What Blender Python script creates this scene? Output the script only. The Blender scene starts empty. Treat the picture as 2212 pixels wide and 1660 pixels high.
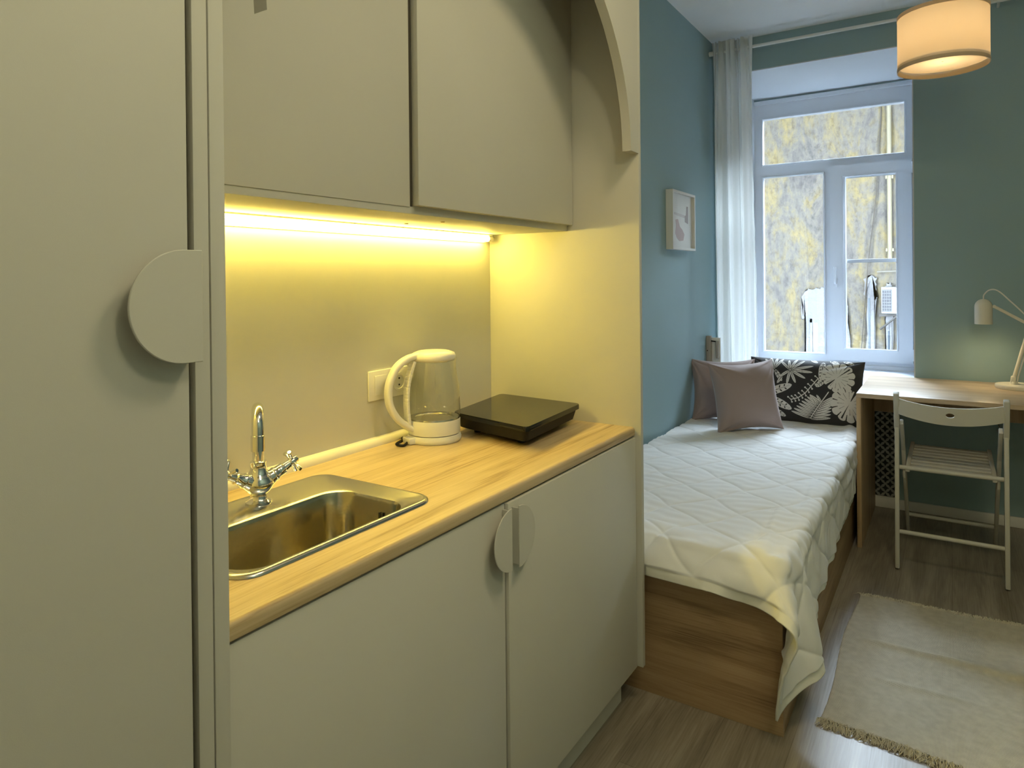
import bpy, bmesh, math, random
import numpy as np
from mathutils import Vector, Matrix

S = bpy.context.scene
COL = S.collection
PI = math.pi

# ------------------------------------------------------------ camera, world, exposure
cam_d = bpy.data.cameras.new('camera'); cam = bpy.data.objects.new('camera', cam_d); COL.objects.link(cam)
R_ = Vector((0.8398241, 0.54276834, -0.00989976)); U_ = Vector((0.00619741, 0.00864913, 0.99994339)); F_ = Vector((-0.54282324, 0.83983791, -0.00389999))
cam.matrix_world = Matrix(((R_.x, U_.x, -F_.x, 0), (R_.y, U_.y, -F_.y, 0), (R_.z, U_.z, -F_.z, 1.325), (0, 0, 0, 1)))
cam_d.sensor_fit = 'HORIZONTAL'; cam_d.sensor_width = 36
cam_d.lens = 1469.54 / 2212 * 36
cam_d.shift_x = (1106 - 1102.62) / 2212
cam_d.shift_y = (606.95 - 830) / 2212
cam_d.clip_start = 0.02
S.camera = cam
S.view_settings.view_transform = 'Standard'; S.view_settings.look = 'None'
S.view_settings.gamma = 1; S.view_settings.use_curve_mapping = False
S.view_settings.exposure = 0.40

SKY = 50.0
world = bpy.data.worlds.new('sky'); S.world = world; world.use_nodes = True
wn = world.node_tree.nodes; bg = wn['Background']
bg.inputs[0].default_value = (0.70, 0.85, 1.0, 1); bg.inputs[1].default_value = SKY

def area(name, loc, rot, size, power, color, shape='DISK', sy=None, portal=False, spread=PI):
    l = bpy.data.lights.new(name, 'AREA'); l.shape = shape; l.size = size
    if sy: l.size_y = sy
    l.energy = power; l.color = color; l.spread = spread
    if portal: l.cycles.is_portal = True
    o = bpy.data.objects.new(name, l); COL.objects.link(o); o.location = loc; o.rotation_euler = rot
    return o
# window portal only guides sampling of the sky
area('window_portal', (-0.683, 5.30, 1.65), (-PI/2, 0, 0), 1.1, 1, (1, 1, 1), 'RECTANGLE', 2.0, True)
HALL = area('hall_ceiling_lamp', (0.10, 1.35, 2.78), (0, 0, 0), 0.46, 9.5, (1.0, 0.83, 0.48))
BACK_d = bpy.data.lights.new('hall_fill_light', 'POINT'); BACK_d.energy = 13; BACK_d.color = (1.0, .90, .57); BACK_d.shadow_soft_size = .13  # unseen fill light, added to brighten the ceiling and cabinet fronts
BACK = bpy.data.objects.new('hall_fill_light', BACK_d); COL.objects.link(BACK); BACK.location = (.45, .45, 2.42)

# ------------------------------------------------------------ helpers
def put(name, me, mat=None, parent=None, smooth=None):
    o = bpy.data.objects.new(name, me); COL.objects.link(o)
    if mat is not None:
        for m in (mat if isinstance(mat, (list, tuple)) else [mat]): me.materials.append(m)
    if parent is not None: o.parent = parent
    if smooth is not None:
        for p in me.polygons: p.use_smooth = True
        if smooth < 179:
            try: me.set_sharp_from_angle(angle=math.radians(smooth))
            except Exception: pass
    return o
def fin(bm, name, mat, parent=None, smooth=None):
    bmesh.ops.recalc_face_normals(bm, faces=bm.faces[:])
    me = bpy.data.meshes.new(name); bm.to_mesh(me); bm.free()
    return put(name, me, mat, parent, smooth)
def tag(o, label=None, cat=None, group=None, kind=None):
    if label: o['label'] = label
    if cat: o['category'] = cat
    if group: o['group'] = group
    if kind: o['kind'] = kind
    return o
def thing(name, label, cat, loc=(0, 0, 0), group=None):
    o = bpy.data.objects.new(name, None); COL.objects.link(o); o.location = loc; o.empty_display_size = .05
    return tag(o, label, cat, group)
def rel(o, child):       # child built in world coordinates; keep it there
    child.parent = o; child.matrix_parent_inverse = Matrix.Translation(o.location).inverted(); return child
def bxb(bm, x0, x1, y0, y1, z0, z1, bev=0, seg=2, M=None):
    r = bmesh.ops.create_cube(bm, size=1)
    vs = r['verts']
    for v in vs:
        v.co = Vector((x0 + (v.co.x + .5) * (x1 - x0), y0 + (v.co.y + .5) * (y1 - y0), z0 + (v.co.z + .5) * (z1 - z0)))
    if bev > 0:
        es = list({e for v in vs for e in v.link_edges})
        r2 = bmesh.ops.bevel(bm, geom=es, offset=bev, segments=seg, profile=.5, affect='EDGES')
        vs = r2['verts'] if not M else list({v for f in r2['faces'] for v in f.verts} | set(v for v in vs if v.is_valid))
    if M: bmesh.ops.transform(bm, matrix=M, verts=[v for v in vs if v.is_valid])
    return vs
def box(name, x0, x1, y0, y1, z0, z1, mat, parent=None, bev=.0015, seg=2):
    bm = bmesh.new(); bxb(bm, x0, x1, y0, y1, z0, z1, bev, seg)
    o = fin(bm, name, mat, None, 35 if bev else None)
    if parent is not None: rel(parent, o)
    return o
def obox(bm, p0, p1, w, h, up=(0, 0, 1), bev=.002):      # bar from p0 to p1, w across, h along up
    p0 = Vector(p0); p1 = Vector(p1); d = p1 - p0; L = d.length; d.normalize()
    s = d.cross(Vector(up)).normalized(); u = s.cross(d)
    M = Matrix.Translation((p0 + p1) / 2) @ Matrix(((s.x, d.x, u.x, 0), (s.y, d.y, u.y, 0), (s.z, d.z, u.z, 0), (0, 0, 0, 1)))
    b2 = bmesh.new(); bxb(b2, -w/2, w/2, -L/2, L/2, -h/2, h/2, bev)
    b2.transform(M); me = bpy.data.meshes.new('t'); b2.to_mesh(me); b2.free(); bm.from_mesh(me); bpy.data.meshes.remove(me)
def ring_pts(c, n, b, r, k):
    return [c + (n * math.cos(2*PI*i/k) + b * math.sin(2*PI*i/k)) * r for i in range(k)]
def tube(bm, pts, rad, k=12, caps=True, closed=False):
    pts = [Vector(p) for p in pts]; n = len(pts)
    rads = rad if isinstance(rad, (list, tuple)) else [rad] * n
    t0 = (pts[1] - pts[0]).normalized()
    a = Vector((0, 0, 1)) if abs(t0.z) < .9 else Vector((1, 0, 0))
    nrm = t0.cross(a).normalized(); rings = []
    for i, p in enumerate(pts):
        t = (pts[min(i+1, n-1)] - pts[max(i-1, 0)]).normalized()
        nrm = (nrm - t * nrm.dot(t)).normalized(); b = t.cross(nrm)
        rings.append([bm.verts.new(q) for q in ring_pts(p, nrm, b, rads[i], k)])
    for i in range(n - 1):
        for j in range(k):
            bm.faces.new((rings[i][j], rings[i][(j+1) % k], rings[i+1][(j+1) % k], rings[i+1][j]))
    if closed:
        for j in range(k): bm.faces.new((rings[-1][j], rings[-1][(j+1) % k], rings[0][(j+1) % k], rings[0][j]))
    elif caps:
        bm.faces.new(rings[0][::-1]); bm.faces.new(rings[-1])
def lathe(bm, prof, c=(0, 0, 0), k=48, M=None, capb=False, capt=False):
    rings = []
    for r, z in prof:
        ring = []
        for i in range(k):
            v = Vector((r * math.cos(2*PI*i/k), r * math.sin(2*PI*i/k), z))
            if M: v = M @ v
            ring.append(bm.verts.new(v + Vector(c)))
        rings.append(ring)
    for a, b in zip(rings, rings[1:]):
        for j in range(k): bm.faces.new((a[j], a[(j+1) % k], b[(j+1) % k], b[j]))
    if capb: bm.faces.new(rings[0][::-1])
    if capt: bm.faces.new(rings[-1])
def smooth_path(pts, n=8):
    pts = [Vector(p) for p in pts]; out = []
    P = [pts[0]*2 - pts[1]] + pts + [pts[-1]*2 - pts[-2]]
    for i in range(1, len(P) - 2):
        for j in range(n):
            t = j / n; a, b, c, d = P[i-1], P[i], P[i+1], P[i+2]
            out.append(.5 * ((2*b) + (c - a)*t + (2*a - 5*b + 4*c - d)*t*t + (3*b - a - 3*c + d)*t**3))
    out.append(pts[-1]); return out
def prism(bm, poly, axis, a0, a1):       # poly in the two other axes, extruded along axis
    def mk(p, a):
        if axis == 'x': return (a, p[0], p[1])
        if axis == 'y': return (p[0], a, p[1])
        return (p[0], p[1], a)
    A = [bm.verts.new(mk(p, a0)) for p in poly]; B = [bm.verts.new(mk(p, a1)) for p in poly]
    n = len(poly)
    for i in range(n): bm.faces.new((A[i], A[(i+1) % n], B[(i+1) % n], B[i]))
    fa = bm.faces.new(A[::-1]); fb = bm.faces.new(B)
    return fa, fb
def rrect(x0, x1, y0, y1, rs, n=8):      # rs radius or four (x1y1, x0y1, x0y0, x1y0)
    if not isinstance(rs, (tuple, list)): rs = (rs,) * 4
    cs = [(x1, y1, 0, -1, -1), (x0, y1, 1, 1, -1), (x0, y0, 2, 1, 1), (x1, y0, 3, -1, 1)]; out = []
    for (x, y, q, sx, sy), r in zip(cs, rs):
        cx, cy = x + sx * r, y + sy * r
        for i in range(n + 1):
            a = q * PI/2 + i / n * PI/2
            out.append((cx + r * math.cos(a), cy + r * math.sin(a)))
    return out

# ------------------------------------------------------------ materials
def newmat(name):
    m = bpy.data.materials.new(name); m.use_nodes = True
    nt = m.node_tree; b = nt.nodes['Principled BSDF']
    return m, nt, b
def nd(nt, t, **kw):
    n = nt.nodes.new(t)
    for k, v in kw.items():
        if hasattr(n, k): setattr(n, k, v)
        else: n.inputs[k].default_value = v
    return n
def coords(nt, scale=(1, 1, 1), kind='Object', rot=(0, 0, 0), loc=(0, 0, 0)):
    tc = nt.nodes.new('ShaderNodeTexCoord'); mp = nt.nodes.new('ShaderNodeMapping')
    mp.inputs['Scale'].default_value = scale; mp.inputs['Rotation'].default_value = rot; mp.inputs['Location'].default_value = loc
    nt.links.new(tc.outputs[kind], mp.inputs[0]); return mp
def ramp(nt, fac, stops):
    r = nt.nodes.new('ShaderNodeValToRGB'); e = r.color_ramp.elements
    e[0].position, e[0].color = stops[0][0], (*stops[0][1], 1)
    e[1].position, e[1].color = stops[-1][0], (*stops[-1][1], 1)
    for p, c in stops[1:-1]:
        x = e.new(p); x.color = (*c, 1)
    nt.links.new(fac, r.inputs[0]); return r
def bump(nt, b, h, strength, dist):
    n = nt.nodes.new('ShaderNodeBump'); n.inputs['Strength'].default_value = strength; n.inputs['Distance'].default_value = dist
    nt.links.new(h, n.inputs['Height']); nt.links.new(n.outputs[0], b.inputs['Normal']); return n
def plain(name, col, rough=.5, metal=0, spec=.5, bs=0, bscale=200, bd=.0005, var=0, sheen=0, coat=0):
    m, nt, b = newmat(name)
    b.inputs['Base Color'].default_value = (*col, 1); b.inputs['Roughness'].default_value = rough
    b.inputs['Metallic'].default_value = metal; b.inputs['Specular IOR Level'].default_value = spec
    b.inputs['Sheen Weight'].default_value = sheen; b.inputs['Coat Weight'].default_value = coat
    mp = coords(nt)
    n = nd(nt, 'ShaderNodeTexNoise'); n.inputs['Scale'].default_value = bscale; n.inputs['Detail'].default_value = 3
    nt.links.new(mp.outputs[0], n.inputs['Vector'])
    if bs: bump(nt, b, n.outputs[0], bs, bd)
    n2 = nd(nt, 'ShaderNodeTexNoise'); n2.inputs['Scale'].default_value = 3.0; nt.links.new(mp.outputs[0], n2.inputs['Vector'])
    v = var if var else .015
    r = ramp(nt, n2.outputs[0], [(.3, tuple(c*(1-v) for c in col)), (.7, tuple(min(1, c*(1+v)) for c in col))])
    nt.links.new(r.outputs[0], b.inputs['Base Color'])
    return m
def wood(name, c1, c2, c3, grain='Y', rough=.45, scale=1.0, spec=.4):
    m, nt, b = newmat(name)
    s = {'X': (1.2, 14, 14), 'Y': (14, 1.2, 14), 'Z': (14, 14, 1.2)}[grain]
    s = tuple(k * scale for k in s)
    mp = coords(nt, s)
    n = nd(nt, 'ShaderNodeTexNoise'); n.inputs['Scale'].default_value = 1.0; n.inputs['Detail'].default_value = 7; n.inputs['Roughness'].default_value = .6; n.inputs['Distortion'].default_value = .6
    nt.links.new(mp.outputs[0], n.inputs['Vector'])
    s2 = {'X': (5, 260, 260), 'Y': (260, 5, 260), 'Z': (260, 260, 5)}[grain]
    mp2 = coords(nt, s2); n2 = nd(nt, 'ShaderNodeTexNoise'); n2.inputs['Scale'].default_value = 1.0; n2.inputs['Detail'].default_value = 2
    nt.links.new(mp2.outputs[0], n2.inputs['Vector'])
    mx = nd(nt, 'ShaderNodeMix'); mx.data_type = 'FLOAT'; mx.inputs[0].default_value = .28
    nt.links.new(n.outputs[0], mx.inputs[2]); nt.links.new(n2.outputs[0], mx.inputs[3])
    r = ramp(nt, mx.outputs[0], [(.38, c1), (.48, c2), (.62, c3)])
    nt.links.new(r.outputs[0], b.inputs['Base Color'])
    b.inputs['Roughness'].default_value = rough; b.inputs['Specular IOR Level'].default_value = spec
    bump(nt, b, n2.outputs[0], .15, .0004)
    return m
def emis(name, col, st):
    m, nt, b = newmat(name); b.inputs['Base Color'].default_value = (*col, 1)
    b.inputs['Emission Color'].default_value = (*col, 1); b.inputs['Emission Strength'].default_value = st; return m
def thin_glass(name, tint=(1, 1, 1), refl=1.0, ior=1.45):
    m = bpy.data.materials.new(name); m.use_nodes = True; nt = m.node_tree; nt.nodes.clear()
    out = nt.nodes.new('ShaderNodeOutputMaterial'); mix = nt.nodes.new('ShaderNodeMixShader')
    tr = nt.nodes.new('ShaderNodeBsdfTransparent'); tr.inputs[0].default_value = (*tint, 1)
    gl = nt.nodes.new('ShaderNodeBsdfGlossy'); gl.inputs['Roughness'].default_value = .02
    fr = nt.nodes.new('ShaderNodeLayerWeight'); fr.inputs[0].default_value = .5
    pw = nd(nt, 'ShaderNodeMath', operation='POWER'); pw.inputs[1].default_value = 4.5
    ml = nd(nt, 'ShaderNodeMath', operation='MULTIPLY_ADD'); ml.inputs[1].default_value = .8 * refl; ml.inputs[2].default_value = .04 * refl
    nt.links.new(fr.outputs['Facing'], pw.inputs[0]); nt.links.new(pw.outputs[0], ml.inputs[0]); nt.links.new(ml.outputs[0], mix.inputs[0])
    nt.links.new(tr.outputs[0], mix.inputs[1]); nt.links.new(gl.outputs[0], mix.inputs[2]); nt.links.new(mix.outputs[0], out.inputs[0])
    return m
def translucent(name, col, frac=.5, rough=.9, bscale=300, transp=0.0):
    m = bpy.data.materials.new(name); m.use_nodes = True; nt = m.node_tree; nt.nodes.clear()
    out = nt.nodes.new('ShaderNodeOutputMaterial'); mix = nt.nodes.new('ShaderNodeMixShader'); mix.inputs[0].default_value = frac
    d = nt.nodes.new('ShaderNodeBsdfDiffuse'); t = nt.nodes.new('ShaderNodeBsdfTranslucent')
    d.inputs[0].default_value = (*col, 1); t.inputs[0].default_value = (*col, 1)
    mp = coords(nt); n = nd(nt, 'ShaderNodeTexNoise'); n.inputs['Scale'].default_value = bscale; nt.links.new(mp.outputs[0], n.inputs[0])
    bp = nt.nodes.new('ShaderNodeBump'); bp.inputs['Strength'].default_value = .2; bp.inputs['Distance'].default_value = .0005
    nt.links.new(n.outputs[0], bp.inputs['Height']); nt.links.new(bp.outputs[0], d.inputs['Normal'])
    nt.links.new(d.outputs[0], mix.inputs[1]); nt.links.new(t.outputs[0], mix.inputs[2])
    last = mix
    if transp > 0:
        m2 = nt.nodes.new('ShaderNodeMixShader'); m2.inputs[0].default_value = transp; tp = nt.nodes.new('ShaderNodeBsdfTransparent')
        nt.links.new(mix.outputs[0], m2.inputs[1]); nt.links.new(tp.outputs[0], m2.inputs[2]); last = m2
    nt.links.new(last.outputs[0], out.inputs[0]); return m

M_door = plain('matt grey cabinet board', (.60, .585, .53), .55, bs=.12, bscale=900, spec=.3)
M_core = plain('cabinet edge', (.50, .48, .42), .6)
M_dark = plain('dark gap', (.05, .042, .028), .8)
M_back = plain('splashback paint', (.60, .585, .53), .5, bs=.08, bscale=700)
M_white = plain('white paint', (.78, .78, .76), .5)
M_ceil = plain('ceiling paint', (.88, .885, .88), .7, bs=.1, bscale=120)
M_teal = plain('teal wall paint', (.29, .415, .445), .62, bs=.25, bscale=260, bd=.0006, spec=.35)
M_oak = wood('oak worktop laminate', (.29, .185, .09), (.51, .38, .21), (.62, .485, .295), 'Y', .38)
M_oakx = wood('oak desk laminate', (.42, .30, .19), (.55, .42, .28), (.64, .51, .36), 'X', .35)
M_oakz = wood('oak desk panel', (.36, .24, .13), (.47, .33, .19), (.56, .41, .25), 'Z', .45)
M_bedx = wood('oak bed board', (.25, .155, .08), (.40, .265, .145), (.50, .35, .205), 'X', .5)
M_bedy = wood('oak bed side board', (.25, .155, .08), (.40, .265, .145), (.50, .35, .205), 'Y', .5)
M_steel = plain('stainless steel', (.60, .585, .55), .22, 1, bs=.15, bscale=60, bd=.0006)
M_bowl = plain('brushed bowl steel', (.52, .48, .37), .19, 1, bs=.35, bscale=22, bd=.002)
M_chrome = plain('chrome', (.80, .80, .80), .06, 1)
M_plas = plain('cream plastic', (.80, .78, .72), .3)
M_black = plain('black plastic', (.010, .010, .011), .55, spec=.3)
M_hob = plain('black glass hob', (.010, .010, .008), .06, spec=.35)
M_upvc = plain('white window frame', (.70, .74, .80), .35)
M_chair = plain('painted chair wood', (.56, .545, .49), .5)
M_lamp = plain('cream metal lamp', (.76, .72, .60), .4)
M_mauve = plain('mauve cotton', (.33, .25, .235), .85, sheen=.3, bs=.35, bscale=600, bd=.0006)
M_quilt = plain('white quilted cotton', (.78, .79, .80), .85, sheen=.15, bs=.25, bscale=500, bd=.0006)
M_hem = plain('quilt binding', (.80, .80, .74), .85)
M_rug = None
M_glass = thin_glass('window glass')
M_kglass = thin_glass('kettle glass', (.94, .95, .92), 2.2)
M_frame = plain('picture frame white', (.72, .71, .67), .45)
M_curtain = translucent('white sheer curtain', (.86, .87, .85), .42, transp=.10)
M_shade = translucent('cream lampshade fabric', (.86, .72, .50), .5)
M_rod = plain('white curtain rod', (.72, .73, .70), .4)

def floor_mat():
    m, nt, b = newmat('grey brown laminate floor')
    mp = coords(nt, (1, 1, 1), rot=(0, 0, PI/2))
    br = nt.nodes.new('ShaderNodeTexBrick'); br.inputs['Scale'].default_value = 1; br.offset = .37
    br.inputs['Brick Width'].default_value = 1.25; br.inputs['Row Height'].default_value = .192; br.inputs['Mortar Size'].default_value = .0012
    br.inputs['Color1'].default_value = (.35, .35, .35, 1); br.inputs['Color2'].default_value = (.65, .65, .65, 1); br.inputs['Mortar'].default_value = (0, 0, 0, 1)
    nt.links.new(mp.outputs[0], br.inputs['Vector'])
    m1 = coords(nt, (11, 1.1, 1)); n = nd(nt, 'ShaderNodeTexNoise'); n.inputs['Scale'].default_value = 1; n.inputs['Detail'].default_value = 8; n.inputs['Roughness'].default_value = .62; n.inputs['Distortion'].default_value = .8
    nt.links.new(m1.outputs[0], n.inputs[0])
    m2 = coords(nt, (190, 6, 1)); n2 = nd(nt, 'ShaderNodeTexNoise'); n2.inputs['Scale'].default_value = 1; nt.links.new(m2.outputs[0], n2.inputs[0])
    a = nd(nt, 'ShaderNodeMix'); a.data_type = 'FLOAT'; a.inputs[0].default_value = .3
    nt.links.new(n.outputs[0], a.inputs[2]); nt.links.new(n2.outputs[0], a.inputs[3])
    c = nd(nt, 'ShaderNodeMix'); c.data_type = 'FLOAT'; c.inputs[0].default_value = .18
    nt.links.new(a.outputs[0], c.inputs[2]); nt.links.new(br.outputs[0], c.inputs[3])
    r = ramp(nt, c.outputs[0], [(.15, (.04, .033, .025)), (.36, (.14, .117, .09)), (.50, (.26, .225, .18)), (.64, (.38, .34, .285))])
    nt.links.new(r.outputs[0], b.inputs['Base Color']); b.inputs['Roughness'].default_value = .33; b.inputs['Specular IOR Level'].default_value = .6
    bump(nt, b, a.outputs[0], .12, .001)
    return m
M_floor = floor_mat()

# ------------------------------------------------------------ room shell
D = 4.402; H = 2.8145; WL = -1.272; WK = -1.3615; XR = 1.15; YB = -.95
OX0, OX1, OZ0, OZ1 = -1.20, -.166, .66, 2.609; YW = 5.15
def struct(o): o['kind'] = 'structure'; return o
struct(box('floor', -1.5, XR + .1, YB - .1, 5.3, -.12, 0, M_floor, bev=0))
struct(box('ceiling', -1.5, XR + .1, YB - .1, 5.3, H, H + .12, M_ceil, bev=0))
struct(box('wall_left', -1.5, WL, 1.993, D + .01, 0, H, M_teal, bev=0))
struct(box('wall_kitchen', -1.5, WK, YB, 1.992, 0, H, M_back, bev=0))
struct(box('wall_right', XR, XR + .1, YB, D + .01, 0, H, M_teal, bev=0))
struct(box('wall_rear', -1.5, XR + .1, YB - .1, YB, 0, H, M_white, bev=0))
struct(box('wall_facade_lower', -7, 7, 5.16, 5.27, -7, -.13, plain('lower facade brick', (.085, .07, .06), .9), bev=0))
bm = bmesh.new()
y1o = 5.27
for a in ((-1.5, OX0, D, y1o, 0, H), (OX1, XR + .1, D, y1o, 0, H), (OX0, OX1, D, y1o, OZ1, H), (OX0, OX1, D, y1o, 0, OZ0)): bxb(bm, *a)
struct(fin(bm, 'wall_window', M_teal))
bm = bmesh.new()           # white plastered reveal
bxb(bm, OX0, OX1, D - .001, YW, OZ1 - .006, OZ1); bxb(bm, OX0, OX0 + .006, D - .001, YW, OZ0, OZ1 - .006); bxb(bm, OX1 - .006, OX1, D - .001, YW, OZ0, OZ1 - .006)
struct(fin(bm, 'trim_1', plain('reveal paint', (.62, .65, .68), .6)))
struct(box('trim_2', OX0 - .03, OX1 + .0, D - .045, YW, OZ0, OZ0 + .028, M_upvc, bev=.008, seg=3))   # window sill
struct(box('baseboard_window', -.38, XR, D - .016, D, 0, .055, M_white, bev=.004))
struct(box('baseboard_right', XR - .016, XR, YB, D - .017, 0, .055, M_white, bev=.004))

# window: frame, fixed panes, opening sash
win = thing('window_1', None, None, (-.683, 5.18, .69)); win['kind'] = 'structure'
FX0, FX1, FZ0, FZ1 = OX0 + .006, OX1 - .006, .69, 2.588
def framed(name, x0, x1, z0, z1, hx0, hx1, hz0, hz1, y0, y1, mat, parent):
    bm = bmesh.new()
    for a in ((x0, hx0, y0, y1, z0, z1), (hx1, x1, y0, y1, z0, z1), (hx0, hx1, y0, y1, z0, hz0), (hx0, hx1, y0, y1, hz1, z1)): bxb(bm, *a)
    bmesh.ops.remove_doubles(bm, verts=bm.verts[:], dist=1e-5)
    o = fin(bm, name, mat); rel(parent, o); return o
bm = bmesh.new()
for a in ((FX0, -1.142, FZ0, FZ1), (-.240, FX1, 2.10, FZ1), (-.21, FX1, FZ0, 2.10), (-1.142, -.24, 2.46, FZ1), (-1.142, -.24, 2.037, 2.12), (-1.142, -.73, FZ0, .776), (-.73, -.60, FZ0, 2.037), (-.60, -.21, FZ0, .76), (-.24, -.21, 2.037, 2.10)):
    bxb(bm, a[0], a[1], 5.15, 5.22, a[2], a[3])
rel(win, fin(bm, 'window_frame', M_upvc))
bm = bmesh.new()           # glazing beads
def beadrect(bm, x0, x1, z0, z1, y, w=.010, t=.010):
    for a in ((x0 - w, x0, z0 - w, z1 + w), (x1, x1 + w, z0 - w, z1 + w), (x0, x1, z0 - w, z0), (x0, x1, z1, z1 + w)): bxb(bm, a[0], a[1], y - t, y + .003, a[2], a[3], .002, 1)
beadrect(bm, -1.136, -.246, 2.126, 2.454, 5.15); beadrect(bm, -1.136, -.736, .782, 2.031, 5.15)
bxb(bm, FX0, FX1, 5.128, 5.15, 2.560, 2.588, .004); bxb(bm, FX0, FX1, 5.135, 5.15, .69, .715, .003)
rel(win, fin(bm, 'glazing_bead', M_upvc, smooth=35))
for nm, a in (('upper_pane', (-1.142, -.24, 2.12, 2.46)), ('left_pane', (-1.142, -.73, .776, 2.037))):
    rel(win, box(nm, a[0], a[1], 5.180, 5.184, a[2], a[3], M_glass, bev=0))
sash = framed('sash', -.692, -.205, .742, 2.074, -.612, -.290, .822, 1.995, 5.118, 5.17, M_upvc, win)
bm = bmesh.new(); beadrect(bm, -.606, -.296, .828, 1.989, 5.118, .008, .007)
o = fin(bm, 'glazing_bead', M_upvc, smooth=35); o.parent = sash
o = box('sash_pane', -.612, -.29, 5.142, 5.146, .822, 1.995, M_glass, bev=0); o.parent = sash
bm = bmesh.new(); bxb(bm, -.667, -.645, 5.104, 5.118, 1.24, 1.30, .004); tube(bm, smooth_path([(-.656, 5.108, 1.27), (-.656, 5.08, 1.272), (-.656, 5.074, 1.30), (-.656, 5.074, 1.38)], 6), .0085, 10)
o = fin(bm, 'handle', M_upvc, smooth=50); o.parent = sash
for z in (1.98, .76):
    bm = bmesh.new(); lathe(bm, [(.007, 0), (.007, .075)], (-.199, 5.112, z), 10, capb=True, capt=True)
    rel(win, fin(bm, 'hinge', M_upvc, smooth=50))
# insect screen outside the opening sash with its cross bar
scr = framed('insect_screen', -.66, -.225, .79, 2.02, -.635, -.25, .81, 1.995, 5.235, 5.25, plain('grey screen frame', (.42, .44, .46), .5), win)
o = box('cross_bar', -.635, -.25, 5.233, 5.250, 1.408, 1.432, plain('grey screen bar', (.36, .38, .40), .5)); o.parent = scr

# ------------------------------------------------------------ kitchen
Y1 = 1.973; YT = .5616
ep = tag(box('cabinet_end_panel', WK, -.802, Y1, Y1 + .019, .119, H - .001, M_door), 'tall grey end panel standing between the kitchen worktop and the bed', 'panel')
# arched fascia
bm = bmesh.new()
yc, zc_, hw, hh = 1.267, 1.705, .648, .565
arc = [(yc + hw * math.cos(a) , zc_ + hh * math.sin(a) ** 1.0) for a in [i / 40 * PI for i in range(41)]]
arc = [(min(p[0], 1.915), p[1]) for p in arc]
yL, yR = YT + .001, Y1 - .0005
x0, x1 = -.802 - .028, -.802
def arcface(x): return [[bm.verts.new((x, p[0], p[1])) for p in arc], [bm.verts.new((x, yR + (yL - yR) * i / 40, H - .001)) for i in range(41)]]
A, B = arcface(x0), arcface(x1)
c0 = {}
for i in range(40):
    bm.faces.new((A[0][i], A[0][i+1], A[1][i+1], A[1][i])); bm.faces.new((B[0][i], B[0][i+1], B[1][i+1], B[1][i]))
    bm.faces.new((A[0][i], A[0][i+1], B[0][i+1], B[0][i])); bm.faces.new((A[1][i], A[1][i+1], B[1][i+1], B[1][i]))
lowA, lowB = bm.verts.new((x0, yR, zc_)), bm.verts.new((x1, yR, zc_))
bm.faces.new((A[0][0], A[1][0], lowA)); bm.faces.new((B[0][0], B[1][0], lowB)); bm.faces.new((A[0][0], lowA, lowB, B[0][0])); bm.faces.new((lowA, A[1][0], B[1][0], lowB))
bmesh.ops.holes_fill(bm, edges=[e for e in bm.edges if len(e.link_faces) == 1], sides=8)
tag(fin(bm, 'arched_fascia', M_door, smooth=35), 'grey board cut to an arch framing the upper kitchen cupboards', 'fascia')

def half_disc(name, x, yst, z, r, side, parent, stand, thick=.004, yo=0):
    # half disc plate standing off the door; side -1 bulges towards -y, straight edge at yst
    bm = bmesh.new()
    poly = [(yst, z - r)] + [(yst + side * r * math.sin(a) * 1.0, z - r * math.cos(a)) for a in [PI * i / 32 for i in range(1, 32)]] + [(yst, z + r)]
    poly = [(yst + .022 * -side, z - r)] + poly + [(yst + .022 * -side, z + r)] if yo else poly
    prism(bm, poly, 'x', x + stand, x + stand + thick)
    # bent fixing lip behind the straight edge
    yy = yst + (.022 * -side if yo else 0)
    bxb(bm, x + .0005, x + stand + .001, min(yy, yy + side * .003), max(yy, yy + side * .003), z - r * .92, z + r * .92)
    bmesh.ops.bevel(bm, geom=[e for e in bm.edges if e.calc_face_angle(0) > .6], offset=.0008, segments=1, affect='EDGES')
    o = fin(bm, name, M_door, smooth=30); o.parent = parent; o.matrix_parent_inverse = parent.matrix_world.inverted(); return o

tall = thing('tall_cabinet', 'tall grey kitchen cupboard on the far left with a half round handle', 'cabinet', (-1.09, .2, 0))
bm = bmesh.new()
bxb(bm, WK + .001, -.838, -.17, YT - .0005, .10, 2.62)
rel(tall, fin(bm, 'body', M_core))
rel(tall, box('plinth', WK + .001, -.87, -.17, YT - .001, 0, .10, M_core))
rel(tall, box('stile', -.838, -.821, .517, .5385, .10, 2.62, M_door, bev=.001))
rel(tall, box('side_panel', WK + .001, -.8195, .5397, YT, .0, 2.62, M_door, bev=.001))
rel(tall, box('gap_shadow_strip', -.8378, -.834, .50, .517, .11, 2.60, M_dark, bev=0))
td = box('door', -.838, -.8165, -.16, .506, .119, 2.60, M_door, tall, bev=.0015)
half_disc('handle', -.8165, .486, 1.294, .070, -1, td, .024, .004, 1)

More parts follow.
